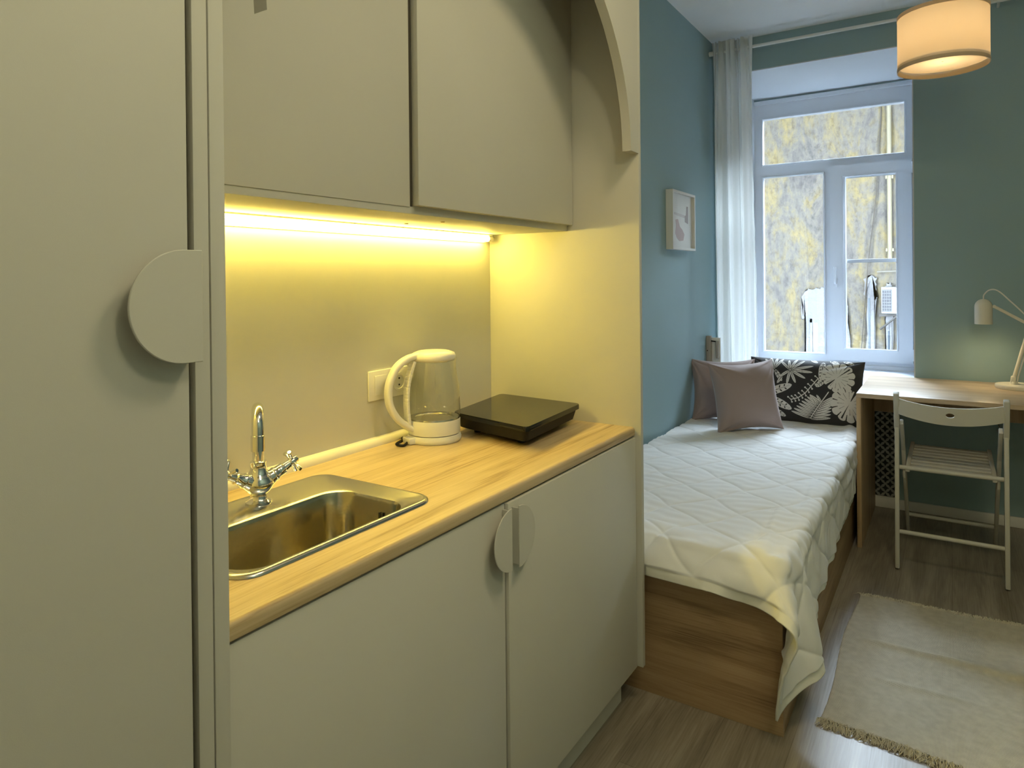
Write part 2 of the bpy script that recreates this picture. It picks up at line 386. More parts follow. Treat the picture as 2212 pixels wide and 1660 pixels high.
low = thing('base_cabinet', 'grey base cupboard under the oak worktop with two doors', 'cabinet', (-1.09, 1.27, 0))
bm = bmesh.new()
for a in ((WK + .001, -.847, YT + .001, Y1 - .001, .119, .690), (-.90, -.847, YT + .001, Y1 - .001, .690, .828), (WK + .001, -1.30, YT + .001, Y1 - .001, .690, .828), (-1.30, -.90, 1.16, Y1 - .001, .690, .828), (-1.30, -.90, YT + .001, .60, .690, .828)): bxb(bm, *a)
rel(low, fin(bm, 'body', M_core))
rel(low, box('plinth', -.886, -.871, YT + .001, Y1 - .012, 0, .118, M_door, bev=0))
d1 = box('door', -.8465, -.8275, YT + .003, 1.2465, .119, .8285, M_door, low, bev=.0012)
d2 = box('door', -.8385, -.8195, 1.250, Y1 - .0025, .119, .8285, M_door, low, bev=.0012)
half_disc('handle', -.8275, 1.240, .756, .068, -1, d1, .022, .003)
half_disc('handle', -.8195, 1.262, .756, .068, 1, d2, .018, .003)

upp = thing('wall_cabinet', 'grey wall cupboard above the worktop behind the arch', 'cabinet', (-1.2, 1.27, 1.4765))
rel(upp, box('body', WK + .001, -1.0504, YT + .001, Y1 - .001, 1.4765, 2.62, M_door, bev=.0012))
bm = bmesh.new(); bxb(bm, -1.0504, -1.048, YT + .003, 1.197, 1.492, 2.61, .001)
rel(upp, fin(bm, 'door', M_door, smooth=35))
rel(upp, box('gap_shadow_strip', -1.0504, -1.0498, 1.197, 1.207, 1.494, 2.61, M_dark, bev=0))
rel(upp, box('door', -1.0495, -1.030, 1.207, Y1 - .003, 1.4955, 2.61, M_door, bev=.0015))
for x, y in ((-1.24, 1.40), (-1.13, 1.42)):
    bm = bmesh.new(); lathe(bm, [(.006, 0), (.005, -.002)], (x, y, 1.4765), 14, capb=True, capt=True)
    rel(upp, fin(bm, 'screw_cap', plain('brown screw cap', (.25, .18, .07), .6)))

ZC = .86
SX0, SX1, SY0, SY1 = -1.262, -.912, .645, 1.118       # sink outer
hx0, hx1, hy0, hy1 = SX0 + .02, SX1 - .02, SY0 + .02, SY1 - .02
bm = bmesh.new()
wy0, wy1 = YT + .0005, Y1 - .0008; wt = .031
for a in ((WK + .001, hx0, wy0, wy1), (hx0, hx1, wy0, hy0), (hx0, hx1, hy1, wy1), (hx1, -.839, wy0, wy1)):
    bxb(bm, a[0], a[1], a[2], a[3], ZC - wt, ZC)
wt = .027
prof = [(-.839, ZC - wt)]
rr = .010
prof += [(-.8265 + .004 * math.sin(t), ZC - wt + .004 - .004 * math.cos(t)) for t in [i / 4 * PI/2 for i in range(5)]]
prof += [(-.8225 - rr + rr * math.cos(t), ZC - rr + rr * math.sin(t)) for t in [i / 8 * PI/2 for i in range(9)]] + [(-.839, ZC)]
prism(bm, prof, 'y', wy0, wy1)
bmesh.ops.remove_doubles(bm, verts=bm.verts[:], dist=1e-6)
bmesh.ops.delete(bm, geom=[f for f in bm.faces if abs(f.calc_center_median().x + .839) < 1e-4 and abs(f.normal.x) > .9], context='FACES')
bmesh.ops.delete(bm, geom=[f for f in bm.faces if abs(f.calc_center_median().x - hx1) < 1e-4 and (f.calc_center_median().y < hy0 or f.calc_center_median().y > hy1) and abs(f.normal.x) > .9], context='FACES')
wtop = tag(fin(bm, 'worktop', M_oak, smooth=40), 'long oak effect kitchen worktop with rounded front edge', 'worktop')
# cream quarter round strip along the wall
bm = bmesh.new()
pf = [(WK + .0005, ZC), (WK + .020, ZC)] + [(WK + .0005 + .0195 * math.cos(t), ZC + .003 + .0195 * math.sin(t)) for t in [i / 6 * PI/2 for i in range(7)]]
prism(bm, pf, 'y', wy0, wy1)
tag(fin(bm, 'worktop_edge_strip', plain('cream strip', (.80, .76, .66), .4), smooth=40), 'cream plastic sealing strip along the back of the worktop', 'strip')

# sink
snk = thing('sink', 'stainless steel inset sink in the oak worktop', 'sink', (-1.08, .88, ZC))
def loops(bm, lps):
    rs = [[bm.verts.new(p) for p in l] for l in lps]
    for a, b in zip(rs, rs[1:]):
        n = len(a)
        for j in range(n): bm.faces.new((a[j], a[(j+1) % n], b[(j+1) % n], b[j]))
    return rs
def L3(x0, x1, y0, y1, r, z): return [(p[0], p[1], z) for p in rrect(x0, x1, y0, y1, r, 10)]
bx0, bx1, by0, by1 = -1.150, -.935, .672, 1.066
bm = bmesh.new()
R4 = (.035, .035, .035, .035)
loops(bm, [L3(SX0, SX1, SY0, SY1, .045, ZC + .0005), L3(SX0 + .001, SX1 - .001, SY0 + .001, SY1 - .001, .044, ZC + .004), L3(SX0 + .006, SX1 - .006, SY0 + .006, SY1 - .006, .040, ZC + .0068),
           L3(SX0 + .012, SX1 - .012, SY0 + .012, SY1 - .012, .036, ZC + .006), L3(SX0 + .018, SX1 - .018, SY0 + .018, SY1 - .018, .032, ZC + .002),
           L3(bx0 - .006, bx1 + .004, by0 - .006, by1 + .006, .060, ZC + .0018), L3(bx0, bx1, by0, by1, .058, ZC - .002)])
rel(snk, fin(bm, 'rim', M_steel, smooth=60))
bm = bmesh.new()
lp = [L3(bx0, bx1, by0, by1, .058, ZC - .002), L3(bx0 + .003, bx1 - .003, by0 + .003, by1 - .003, .056, ZC - .010), L3(bx0 + .010, bx1 - .010, by0 + .010, by1 - .010, .052, ZC - .13)]
for t in (.3, .6, .85, 1.0):
    a = t * PI/2; e = .010 + .025 * (1 - math.cos(a)); lp.append(L3(bx0 + e, bx1 - e, by0 + e, by1 - e, .05, ZC - .13 - .025 * math.sin(a)))
lp.append(L3(bx0 + .09, bx1 - .09, by0 + .14, by1 - .14, .015, ZC - .159))
rs = loops(bm, lp); bm.faces.new(rs[-1])
for f in bm.faces: pass
bowl = rel(snk, fin(bm, 'bowl', M_bowl, smooth=60))
for i, dy in enumerate((-.016, -.008, .008, .016)):
    pass
for i, dx in enumerate((-.0165, -.009, .009, .0165)):
    o = box('overflow_slot', -1.005 + dx - .0016, -1.005 + dx + .0016, by1 - .0095, by1 - .006, ZC - .050, ZC - .030, M_dark, bev=0)
    o.parent = bowl
bm = bmesh.new(); lathe(bm, [(.0045, 0), (.003, .002)], k=12, M=Matrix.Rotation(PI/2, 4, 'X'), c=(-1.005, by1 - .007, ZC - .040), capb=True, capt=True)
o = fin(bm, 'overflow_screw', M_chrome); o.parent = bowl
stn = thing('sink_strainer', 'wire handled strainer sitting in the drain of the steel sink', 'strainer', (-1.04, .78, ZC - .156))
bm = bmesh.new(); lathe(bm, [(.040, 0), (.042, .004), (.036, .006), (.02, .003), (.004, .004)], (-1.04, .78, ZC - .1555), 32, capb=True, capt=True)
rel(stn, fin(bm, 'basket', M_steel, smooth=50))
bm = bmesh.new(); tube(bm, smooth_path([(-1.06, .775, ZC - .151), (-1.06, .775, ZC - .128), (-1.055, .777, ZC - .124), (-1.025, .783, ZC - .124), (-1.02, .785, ZC - .128), (-1.02, .785, ZC - .151)], 5), .0022, 8)
rel(stn, fin(bm, 'wire_handle', M_chrome, smooth=60))

# faucet
fc = Vector((-1.213, .902, ZC + .002))
fau = thing('faucet', 'chrome two handle mixer tap standing behind the sink bowl', 'tap', fc)
bm = bmesh.new()
lathe(bm, [(.026, 0), (.026, .004), (.019, .008), (.0165, .012), (.0165, .020), (.024, .026), (.031, .038), (.030, .048), (.023, .058), (.0165, .070), (.0155, .082), (.0165, .083), (.0165, .087), (.0128, .089)], fc, 32, capb=True, capt=True)
rel(fau, fin(bm, 'body', M_chrome, smooth=50))
od = Vector((.80, -.60, 0)).normalized() ; rch = .082
path = [fc + Vector((0, 0, .086)), fc + Vector((0, 0, .155))]
cz = .165; rad = rch / 2
for i in range(0, 17):
    a = PI - i / 16 * PI
    path.append(fc + od * (rad + rad * math.cos(a)) + Vector((0, 0, cz + rad * .95 * math.sin(a))))
path += [fc + od * rch + Vector((0, 0, .150))]
od2 = od
bm = bmesh.new(); tube(bm, path, .0118, 20); rel(fau, fin(bm, 'spout', M_chrome, smooth=60))
bm = bmesh.new(); lathe(bm, [(.0135, 0), (.0135, .030), (.0118, .031)], fc + od * rch + Vector((0, 0, .128)), 24, capt=True)
lathe(bm, [(.0115, .001), (.0115, .010)], fc + od * rch + Vector((0, 0, .128)), 20, capt=True)
rel(fau, fin(bm, 'aerator', M_chrome, smooth=50))
axd = Vector((.18, 1, 0)).normalized()
for sgn in (1, -1):
    dirv = (axd * sgn * .80 + Vector((.10, 0, .42))).normalized()
    p0 = fc + Vector((0, 0, .036)); 
    bm = bmesh.new()
    q = Matrix.Translation(p0) @ dirv.to_track_quat('Z', 'Y').to_matrix().to_4x4()
    lathe(bm, [(.021, .002), (.0175, .022), (.0140, .036), (.0150, .037), (.0150, .041), (.0128, .043), (.0118, .056), (.0125, .060), (.0095, .062), (.0080, .078)], M=q, k=24, capb=True, capt=True)
    va = fin(bm, 'valve', M_chrome, smooth=50); rel(fau, va)
    bm = bmesh.new()
    lathe(bm, [(.0075, .074), (.0095, .077), (.0095, .086), (.0078, .088), (.0075, .093), (.005, .095)], M=q, k=20, capb=True, capt=True)
    for k in range(4):
        a = PI/4 * .6 + k * PI/2
        pa = q @ Vector((.007 * math.cos(a), .007 * math.sin(a), .082)); pb = q @ Vector((.031 * math.cos(a), .031 * math.sin(a), .082))
        tube(bm, [pa, pa.lerp(pb, .3), pa.lerp(pb, .85), pb], [.0030, .0036, .0050, .0038], 12)
    h = fin(bm, 'cross_handle', M_chrome, smooth=50); h.parent = va

# LED strip light
led = thing('led_strip_light', 'glowing white tube light under the wall cupboard', 'light', (-1.345, 1.27, 1.465))
bm = bmesh.new(); prism(bm, [(WK + .001, 1.4760), (WK + .001, 1.449), (-1.3575, 1.449), (-1.3575, 1.4725), (-1.328, 1.4725), (-1.328, 1.4760)], 'y', YT + .01, 1.945)
rel(led, fin(bm, 'holder', M_plas))
bm = bmesh.new(); tube(bm, [(-1.3400, YT + .02, 1.4620), (-1.3400, 1.93, 1.4620)], .0098, 14)
rel(led, fin(bm, 'tube', emis('led tube glow', (1.0, .785, .165), 38), smooth=60))
bm = bmesh.new(); tube(bm, [(-1.3400, 1.93, 1.4620), (-1.3400, 1.955, 1.4620)], .0103, 14)
rel(led, fin(bm, 'end_cap', M_plas, smooth=40))

# switch and socket
sw = thing('switch_and_socket', 'white double wall plate with switch and socket behind the kettle', 'socket', (WK, 1.45, 1.03))
fr = box('plate', WK + .0005, WK + .008, 1.368, 1.530, .985, 1.069, M_plas, sw, bev=.003)
rel(sw, box('rocker', WK + .008, WK + .011, 1.388, 1.442, .999, 1.055, M_plas, bev=.002))
bm = bmesh.new(); lathe(bm, [(.026, .0005), (.026, .003), (.021, .003), (.0195, .0005)], M=Matrix.Rotation(PI/2, 4, 'Y'), c=(WK + .008, 1.489, 1.027), k=32, capt=True)
rel(sw, fin(bm, 'socket', M_plas, smooth=40))
for z in (1.0175, 1.0365):
    bm = bmesh.new(); lathe(bm, [(.0028, 0), (.0028, .001)], M=Matrix.Rotation(PI/2, 4, 'Y'), c=(WK + .0088, 1.489, z), k=12, capt=True, capb=True)
    rel(sw, fin(bm, 'pin_hole', M_black))

# kettle
kc = Vector((-1.256, 1.530, ZC))
ket = thing('electric_kettle', 'white and glass electric kettle standing on the worktop', 'kettle', kc)
hd = Vector((-.36, -.93, 0)).normalized()
bm = bmesh.new(); lathe(bm, [(.074, 0), (.077, .003), (.078, .012), (.075, .020), (.072, .021)], kc + Vector((0, 0, .0003)), 56, capb=True, capt=True)
b_ = bmesh.new(); obox(bm, kc + hd * .06 + Vector((0, 0, .010)), kc + hd * .092 + Vector((0, 0, .010)), .045, .018, bev=.004); b_.free()
rel(ket, fin(bm, 'power_base', M_plas, smooth=40))
bm = bmesh.new(); lathe(bm, [(.070, .022), (.0745, .024), (.0752, .040), (.0752, .062), (.0745, .064), (.0735, .064)], kc, 56, capb=True)
lathe(bm, [(.0745, .064), (.0740, .060), (.02, .060)], kc, 56, capt=True)
rel(ket, fin(bm, 'collar', M_plas, smooth=40))
bm = bmesh.new(); lathe(bm, [(.073, .0605), (.073, .064), (.0715, .068), (.058, .067), (.056, .0645), (.02, .0645)], kc, 56, capt=True)
plate_ = fin(bm, 'heating_plate', M_steel, smooth=40); rel(ket, plate_)
gprof = [(.0742, .063), (.0752, .085), (.0752, .110), (.0745, .140), (.0705, .170), (.0655, .198), (.0600, .222), (.0570, .234)]
bm = bmesh.new(); lathe(bm, gprof, kc, 64)
for v in bm.verts:      # little pouring lip opposite the handle
    d = v.co - kc; a = Vector((d.x, d.y, 0)).normalized().dot(-hd)
    if d.z > .21 and a > .8: v.co -= hd * (a - .8) * 5 * .018 * (d.z - .21) / .024
gl = fin(bm, 'glass_body', M_kglass, smooth=180); rel(ket, gl)
for k, z in enumerate((.105, .135, .150, .185)):
    bm = bmesh.new(); a = 3.95 - .05; r_ = .0772 - .0001 if z < .12 else .0772 - (z - .11) * .15
    p = kc + Vector((math.cos(a) * r_, math.sin(a) * r_, z)); obox(bm, p - Vector((.006, -.006, 0)), p + Vector((.006, -.006, 0)), .001, .003 if k % 3 else .005, bev=0)
    o = fin(bm, 'level_mark', plain('grey print', (.25, .22, .12), .6)); rel(ket, o)
bm = bmesh.new()
lathe(bm, [(.052, .228), (.060, .231), (.0635, .236), (.0640, .244), (.060, .252), (.045, .2575), (.02, .259), (.004, .259)], kc, 48, capb=True, capt=True)
lid = fin(bm, 'lid', M_plas, smooth=50); rel(ket, lid)
bm = bmesh.new()      # handle: flat broad loop from lid down to collar
hp = smooth_path([kc + hd * .045 + Vector((0, 0, .247)), kc + hd * .085 + Vector((0, 0, .240)), kc + hd * .120 + Vector((0, 0, .216)), kc + hd * .142 + Vector((0, 0, .170)), kc + hd * .142 + Vector((0, 0, .120)), kc + hd * .120 + Vector((0, 0, .078)), kc + hd * .088 + Vector((0, 0, .050)), kc + hd * .070 + Vector((0, 0, .040))], 6)
sd = Vector((-hd.y, hd.x, 0)); rings = []
for i, p in enumerate(hp):
    t = (hp[min(i+1, len(hp)-1)] - hp[max(i-1, 0)]).normalized(); n = sd.cross(t).normalized()
    ring = []
    for j in range(16):
        a = 2*PI*j/16; ring.append(bm.verts.new(p + sd * .0145 * math.copysign(abs(math.cos(a))**.7, math.cos(a)) + n * .0095 * math.copysign(abs(math.sin(a))**.7, math.sin(a))))
    rings.append(ring)
for a, b in zip(rings, rings[1:]):
    for j in range(16): bm.faces.new((a[j], a[(j+1) % 16], b[(j+1) % 16], b[j]))
bm.faces.new(rings[0][::-1]); bm.faces.new(rings[-1])
han = fin(bm, 'handle', M_plas, smooth=50); rel(ket, han)
bm = bmesh.new(); hs = smooth_path([kc + hd * .066 + Vector((0, 0, .232)), kc + hd * .083 + Vector((0, 0, .180)), kc + hd * .089 + Vector((0, 0, .120)), kc + hd * .084 + Vector((0, 0, .055))], 6)
for a, b in zip(hs, hs[1:]): obox(bm, a, b + (b - a) * .15, .026, .009, up=hd, bev=.002)
rel(ket, fin(bm, 'handle_strap', M_plas, smooth=50))
kd = tag(None or thing('kettle_cable', 'black power cable looping from the kettle base', 'cable', kc + hd * .1), None)
bm = bmesh.new(); tube(bm, smooth_path([kc + hd * .085 + Vector((.00, .0, .006)), kc + hd * .108 + Vector((.022, -.014, .0045)), kc + hd * .118 + Vector((-.004, .0, .0042)), kc + hd * .098 + Vector((-.03, .03, .0042)), kc + hd * .09 + Vector((-.05, .04, .0042)), kc + hd * .05 + Vector((-.056, .04, .0042))], 8), .0036, 10)
bpy.data.objects.remove(kd)
tag(fin(bm, 'kettle_cable', M_black, smooth=60), 'black power cable looping out from under the white kettle', 'cable')

# hob
hob = thing('portable_hob', 'black glass portable cooking hob at the end of the worktop', 'hob', (-1.16, 1.75, ZC))
HZ = .925
pc = [Vector((-.986, 1.930, 0)), Vector((-.953, 1.548, 0)), Vector((-1.258, 1.618, 0)), Vector((-1.312, 1.962, 0))]
def quadround(c, r, n=6):
    out = []
    for i in range(4):
        p, a, b = c[i], (c[i-1] - c[i]).normalized(), (c[(i+1) % 4] - c[i]).normalized()
        q0, q1 = p + a * r, p + b * r
        for k in range(n + 1):
            t = k / n; out.append((1-t)**2 * q0 + 2*t*(1-t) * p + t*t * q1)
    return out
cen = sum(pc, Vector()) / 4
def qscale(f): return quadround([cen + (p - cen) * f for p in pc], .022 * f)
bm = bmesh.new()
rs = [[bm.verts.new((p.x, p.y, z)) for p in qscale(f)] for f, z in ((1.0, HZ - .014), (1.0, HZ - .003), (.993, HZ))]
for a, b in zip(rs, rs[1:]):
    for j in range(len(a)): bm.faces.new((a[j], a[(j+1) % len(a)], b[(j+1) % len(a)], b[j]))
bm.faces.new(rs[-1]); bm.faces.new(rs[0][::-1])
rel(hob, fin(bm, 'glass_top', M_hob, smooth=35))
bm = bmesh.new()
rs = [[bm.verts.new((p.x, p.y, z)) for p in qscale(f)] for f, z in ((.78, ZC + .012), (.90, ZC + .020), (.955, HZ - .014))]
for a, b in zip(rs, rs[1:]):
    for j in range(len(a)): bm.faces.new((a[j], a[(j+1) % len(a)], b[(j+1) % len(a)], b[j]))
bm.faces.new(rs[0][::-1]); bm.faces.new(rs[-1])
rel(hob, fin(bm, 'casing', M_black, smooth=35))
for p in pc:
    q = cen + (p - cen) * .60
    bm = bmesh.new(); lathe(bm, [(.012, 0), (.013, .012), (.013, .018)], (q.x, q.y, ZC + .0002), 16, capb=True, capt=True)
    rel(hob, fin(bm, 'foot', M_black, smooth=40))

# ------------------------------------------------------------ bed
bed = thing('bed', 'low oak box bed along the teal wall', 'bed', (-.84, 3.1, 0))
rel(bed, box('foot_board', -1.27, -.409, 2.05, 2.068, .0, .42, M_bedx, bev=.001))
rel(bed, box('side_board', -.427, -.4095, 2.0685, 4.16, .0, .42, M_bedy, bev=.001))
rel(bed, box('base', -1.27, -.428, 2.069, 4.16, .02, .405, M_bedy, bev=0))
rel(bed, box('mattress', -1.268, -.41, 2.053, 4.16, .405, .497, M_quilt, bev=.02, seg=3))
# upright with bracket behind the pillows
st = thing('headboard_upright', 'narrow pale wooden upright with bracket in the corner behind the pillows', 'bracket', (-1.25, 4.22, .405))
M_pale = plain('pale raw wood', (.40, .36, .31), .6)
rel(st, box('post', -1.271, -1.243, 4.19, 4.225, .20, .955, M_pale, bev=.002))
rel(st, box('white_board', -1.243, -1.190, 4.21, 4.225, .20, .945, M_white, bev=.002))
rel(st, box('latch', -1.213, -1.197, 4.19, 4.21, .82, .925, M_pale, bev=.002))
bm = bmesh.new(); tube(bm, [(-1.243, 4.20, .925), (-1.205, 4.20, .921)], .004, 8); rel(st, fin(bm, 'pin', M_black))
bm = bmesh.new(); tube(bm, [(-1.263, 4.192, .865), (-1.263, 4.189, .865)], .0035, 10); rel(st, fin(bm, 'screw', M_black))

# quilt: a small cloth relaxation over the bed box
def quilt():
    nx, ny = 64, 112
    cx, cy = 1.0, 1.0
    s = np.linspace(0, 1, nx)[:, None]; t = np.linspace(0, 1, ny)[None, :]
    FL = np.array([-1.262, 2.05 - .10]); FR = np.array([-.395 + .315, 2.05 - .135]); HR = np.array([-.395 + .165, 4.14]); HL = np.array([-1.262, 4.14])
    XY = ((1-s)*(1-t))[..., None]*FL + (s*(1-t))[..., None]*FR + (s*t)[..., None]*HR + ((1-s)*t)[..., None]*HL
    rs_ = np.random.RandomState(3)
    P = np.concatenate([XY, np.full((nx, ny, 1), .507)], -1); V = np.zeros_like(P)
    P[..., 2] += rs_.rand(nx, ny) * .002
    P0 = P.copy()
    cons = []
    def C(a, b, k):
        r = np.linalg.norm(P0[a] - P0[b], axis=-1); cons.append((a, b, r, k))
    sl = slice
    for st_ in (0, 1):
        A = (sl(st_, nx-1, 2), sl(0, ny)); n_ = len(range(*A[0].indices(nx))); B = (sl(st_+1, st_+1+2*n_-1, 2), sl(0, ny)); C(A, B, 1.0)
        A = (sl(0, nx), sl(st_, ny-1, 2)); n_ = len(range(*A[1].indices(ny))); B = (sl(0, nx), sl(st_+1, st_+1+2*n_-1, 2)); C(A, B, 1.0)
        A = (sl(st_, nx-1, 2), sl(0, ny-1)); n_ = len(range(*A[0].indices(nx))); B = (sl(st_+1, st_+1+2*n_-1, 2), sl(1, ny)); C(A, B, .35)
        A = (sl(st_, nx-1, 2), sl(1, ny)); B = (sl(st_+1, st_+1+2*n_-1, 2), sl(0, ny-1)); C(A, B, .35)
    for st_ in range(6):
        for gap in (3, 6):
            if st_ >= 2 * gap: continue
            idx = np.concatenate([np.arange(st_ + q_, nx-gap, 2*gap) for q_ in ((0,) if gap == 3 else (0,))]); C((idx[:, None], np.arange(ny)[None, :]), (idx[:, None]+gap, np.arange(ny)[None, :]), .55)
            idx = np.arange(st_, ny-gap, 2*gap); C((np.arange(nx)[:, None], idx[None, :]), (np.arange(nx)[:, None], idx[None, :]+gap), .55)
    ztop = .502; xe = -.397; ye = 2.038; rad = .018
    dt = 1/60.; nst = 230
    for it in range(nst):
        V[..., 2] -= 9.8 * dt; V *= .965
        Q = P + V * dt
        for k in range(22):
            for a, b, r, w in cons:
                d = Q[a] - Q[b]; l = np.linalg.norm(d, axis=-1) + 1e-9
                c = (.5 * w * (l - r) / l)[..., None] * d
                Q[a] -= c; Q[b] += c
            # box collision with rounded edges
            x, y, z = Q[..., 0], Q[..., 1], Q[..., 2]
            qx = np.clip(x, None, xe - rad); qy = np.clip(y, ye + rad, None); qz = np.clip(z, None, ztop - rad)
            dx, dy, dz = x - qx, y - qy, z - qz
            dl = np.sqrt(dx*dx + dy*dy + dz*dz); inside = dl < rad
            px = xe - x; py = y - ye; pz = ztop - z
            deep = inside & (dl < 1e-6)
            m = inside & ~deep; sc = rad / np.maximum(dl, 1e-6)
            for arr, q, d in ((x, qx, dx), (y, qy, dy), (z, qz, dz)): arr[m] = (q + d * sc)[m]
            mn = np.minimum(np.minimum(px, py), pz)
            z[deep & (mn == pz)] = ztop; dm = deep & (mn == px) & (mn != pz); x[dm] = xe; dm = deep & (mn == py) & (mn != pz) & (mn != px); y[dm] = ye
            np.maximum(z, .006, out=z)
            np.maximum(x, -1.266, out=x)
            mk = (x < -.80); y[mk] = np.maximum(y[mk], 2.004)
            # desk leg side
            mk = (y > 3.60) & (x > -.40) ; x[mk] = np.minimum(x[mk], -.392)
            # top surface sticks (heavy cloth on the mattress)
            top = (z < ztop + .004) & (x < xe - .03) & (y > ye + .03)
            Q[top, 0] = Q[top, 0] * .6 + P[top, 0] * .4; Q[top, 1] = Q[top, 1] * .6 + P[top, 1] * .4
        V = (Q - P) / dt; P = Q
    # refine by bicubic style interpolation
    def up(A, f, ax):
        A = np.moveaxis(A, ax, 0); n = A.shape[0]; tt = np.linspace(0, n-1, (n-1)*f+1); i = np.minimum(tt.astype(int), n-2); u = (tt - i)[:, None, None]
        g = lambda k: A[np.clip(k, 0, n-1)]
        a, b, c, d = g(i-1), g(i), g(i+1), g(i+2)
        r = .5*((2*b)+(c-a)*u+(2*a-5*b+4*c-d)*u*u+(3*b-a-3*c+d)*u**3)
        return np.moveaxis(r, 0, ax)
    f = 5
    G = up(up(P, f, 0), f, 1); UV = up(up(XY, f, 0), f, 1)
    Nx = np.gradient(G, axis=0); Ny = np.gradient(G, axis=1); N = np.cross(Nx, Ny); N /= np.linalg.norm(N, axis=-1, keepdims=True) + 1e-9
    # stitched diamonds in cloth space
    th = math.radians(4); X, Y = UV[..., 0], UV[..., 1]
    wob = .006 * np.sin(X * 23 + Y * 9) + .005 * np.sin(Y * 31 - X * 12)
    A1 = (X * math.cos(.80 + th) + Y * math.sin(.80 + th) + wob) / .178
    A2 = (-X * math.cos(.62 - th) + Y * math.sin(.62 - th) - wob) / .178
    da = np.abs(A1 - np.round(A1)); db = np.abs(A2 - np.round(A2))
    da2 = np.minimum(da * 2, 1); db2 = np.minimum(db * 2, 1)
    puff = (.6 * (1 - (1 - da2) ** 14) + .4 * (1 - (1 - da2) ** 3)) * (.6 * (1 - (1 - db2) ** 14) + .4 * (1 - (1 - db2) ** 3))
    wr = np.zeros_like(X)
    for k in range(26):
        a = rs_.uniform(-.5, .5); fr = rs_.uniform(45, 130); ph = rs_.uniform(0, 6.28); px = rs_.uniform(0, 6.28)
        gate = np.clip(np.sin(X * rs_.uniform(3, 9) + Y * rs_.uniform(3, 9) + px), 0, 1) ** 2
        wr += gate * np.sin((X * math.sin(a) + Y * math.cos(a)) * fr + ph + .7 * np.sin(X * 11 + ph))
    near = np.minimum(da2, db2)
    h = .0085 * puff + .0006 * wr * puff
    hm = np.ones_like(X); hm[:, :8] = .15; hm[-8:, :] = .15; h = h * hm
    G = G + N * h[..., None] * np.sign((N[..., 2:3] + .25 > -.9) * 1.0)
    nx2, ny2 = G.shape[:2]
    me = bpy.data.meshes.new('quilt'); vs = G.reshape(-1, 3)
    idx = np.arange(nx2 * ny2).reshape(nx2, ny2)
    fs = np.stack([idx[:-1, :-1], idx[1:, :-1], idx[1:, 1:], idx[:-1, 1:]], -1).reshape(-1, 4)
    me.from_pydata(vs.tolist(), [], fs.tolist()); me.update()
    mi = np.zeros((nx2-1, ny2-1), int); hb = 7; mi[:, :hb] = 1; mi[-hb:, :] = 1
    me.materials.append(M_quilt); me.materials.append(M_hem)
    me.polygons.foreach_set('material_index', mi.reshape(-1)); me.polygons.foreach_set('use_smooth', np.ones(len(fs), bool)); me.update()
    o = bpy.data.objects.new('quilt', me); COL.objects.link(o)
    md = o.modifiers.new('thick', 'SOLIDIFY'); md.thickness = .006; md.offset = -1
    return o
q = quilt(); tag(q, 'white diamond stitched quilt draped over the bed', 'quilt')

# pillows
def pillow_mesh(name, w, h, d, nu, nv, seed, pinch=.09, wr=1.9):
    rs_ = np.random.RandomState(seed)
    def side(nu, nv, sg):
        u = np.linspace(-1, 1, nu)[:, None] * np.ones((1, nv)); v = np.linspace(-1, 1, nv)[None, :] * np.ones((nu, 1))
        X = u * w/2 * (1 - pinch * (1 - v*v) * np.abs(u)**3); Y = v * h/2 * (1 - pinch * (1 - u*u) * np.abs(v)**3)
        T = np.clip((1 - np.abs(u)**3.2) * (1 - np.abs(v)**3.2), 0, 1) ** .62
        Wv = np.zeros_like(u)
        for k in range(10):       # creases radiating from the corners and edges
            cu, cv = rs_.choice([-1, 1]), rs_.choice([-1, 1]); a = rs_.uniform(.2, 1.35)
            dist = np.sqrt((u-cu)**2 + (v-cv)**2); ang = np.arctan2(np.abs(v-cv), np.abs(u-cu))
            Wv += np.exp(-((ang - a) / .10)**2) * np.exp(-dist * 2.2) * np.clip(dist * 4, 0, 1) * rs_.choice([-1, 1.])
        Wv += .25 * np.sin(u * 9 + seed) * np.clip(np.abs(v) - .55, 0, 1) * 1.6
        T = T + Wv * .10 * wr * np.clip(T * 2.5, 0, 1)
        return X, Y, sg * T * d/2, u, v
    vs, fs, uv, off = [], [], [], 0
    for sg, a, b in ((1, nu, nv), (-1, 40, 40)):
        X, Y, Z, u, v = side(a, b, sg)
        vs.append(np.stack([X, Y, Z], -1).reshape(-1, 3)); idx = np.arange(a*b).reshape(a, b) + off
        q4 = np.stack([idx[:-1, :-1], idx[1:, :-1], idx[1:, 1:], idx[:-1, 1:]], -1).reshape(-1, 4)
        fs.append(q4 if sg > 0 else q4[:, ::-1]); uv.append(np.stack([u, v], -1).reshape(-1, 2)); off += a*b
    me = bpy.data.meshes.new(name); V = np.concatenate(vs); me.from_pydata(V.tolist(), [], np.concatenate(fs).tolist()); me.update()
    for p in me.polygons: p.use_smooth = True
    return me, np.concatenate(uv), nu * nv
def place_pillow(o, bl, br, height, lean, roll=0.0, w=None):
    bl, br = Vector(bl), Vector(br); e = (br - bl).normalized(); n = Vector((e.y, -e.x, 0)).normalized()
    upv = (Vector((0, 0, math.cos(lean))) - n * math.sin(lean)).normalized(); nn = e.cross(upv).normalized()
    if roll: Rm = Matrix.Rotation(roll, 3, nn); e = Rm @ e; upv = Rm @ upv
    c = (bl + br) / 2 + upv * height / 2
    o.matrix_world = Matrix(((e.x, upv.x, nn.x, c.x), (e.y, upv.y, nn.y, c.y), (e.z, upv.z, nn.z, c.z), (0, 0, 0, 1)))
me, _, _ = pillow_mesh('cushion', .37, .36, .14, 90, 90, 5, .12)
o = put('cushion', me, M_mauve); place_pillow(o, (-1.235, 3.83, .508), (-.92, 3.97, .508), .345, .30)
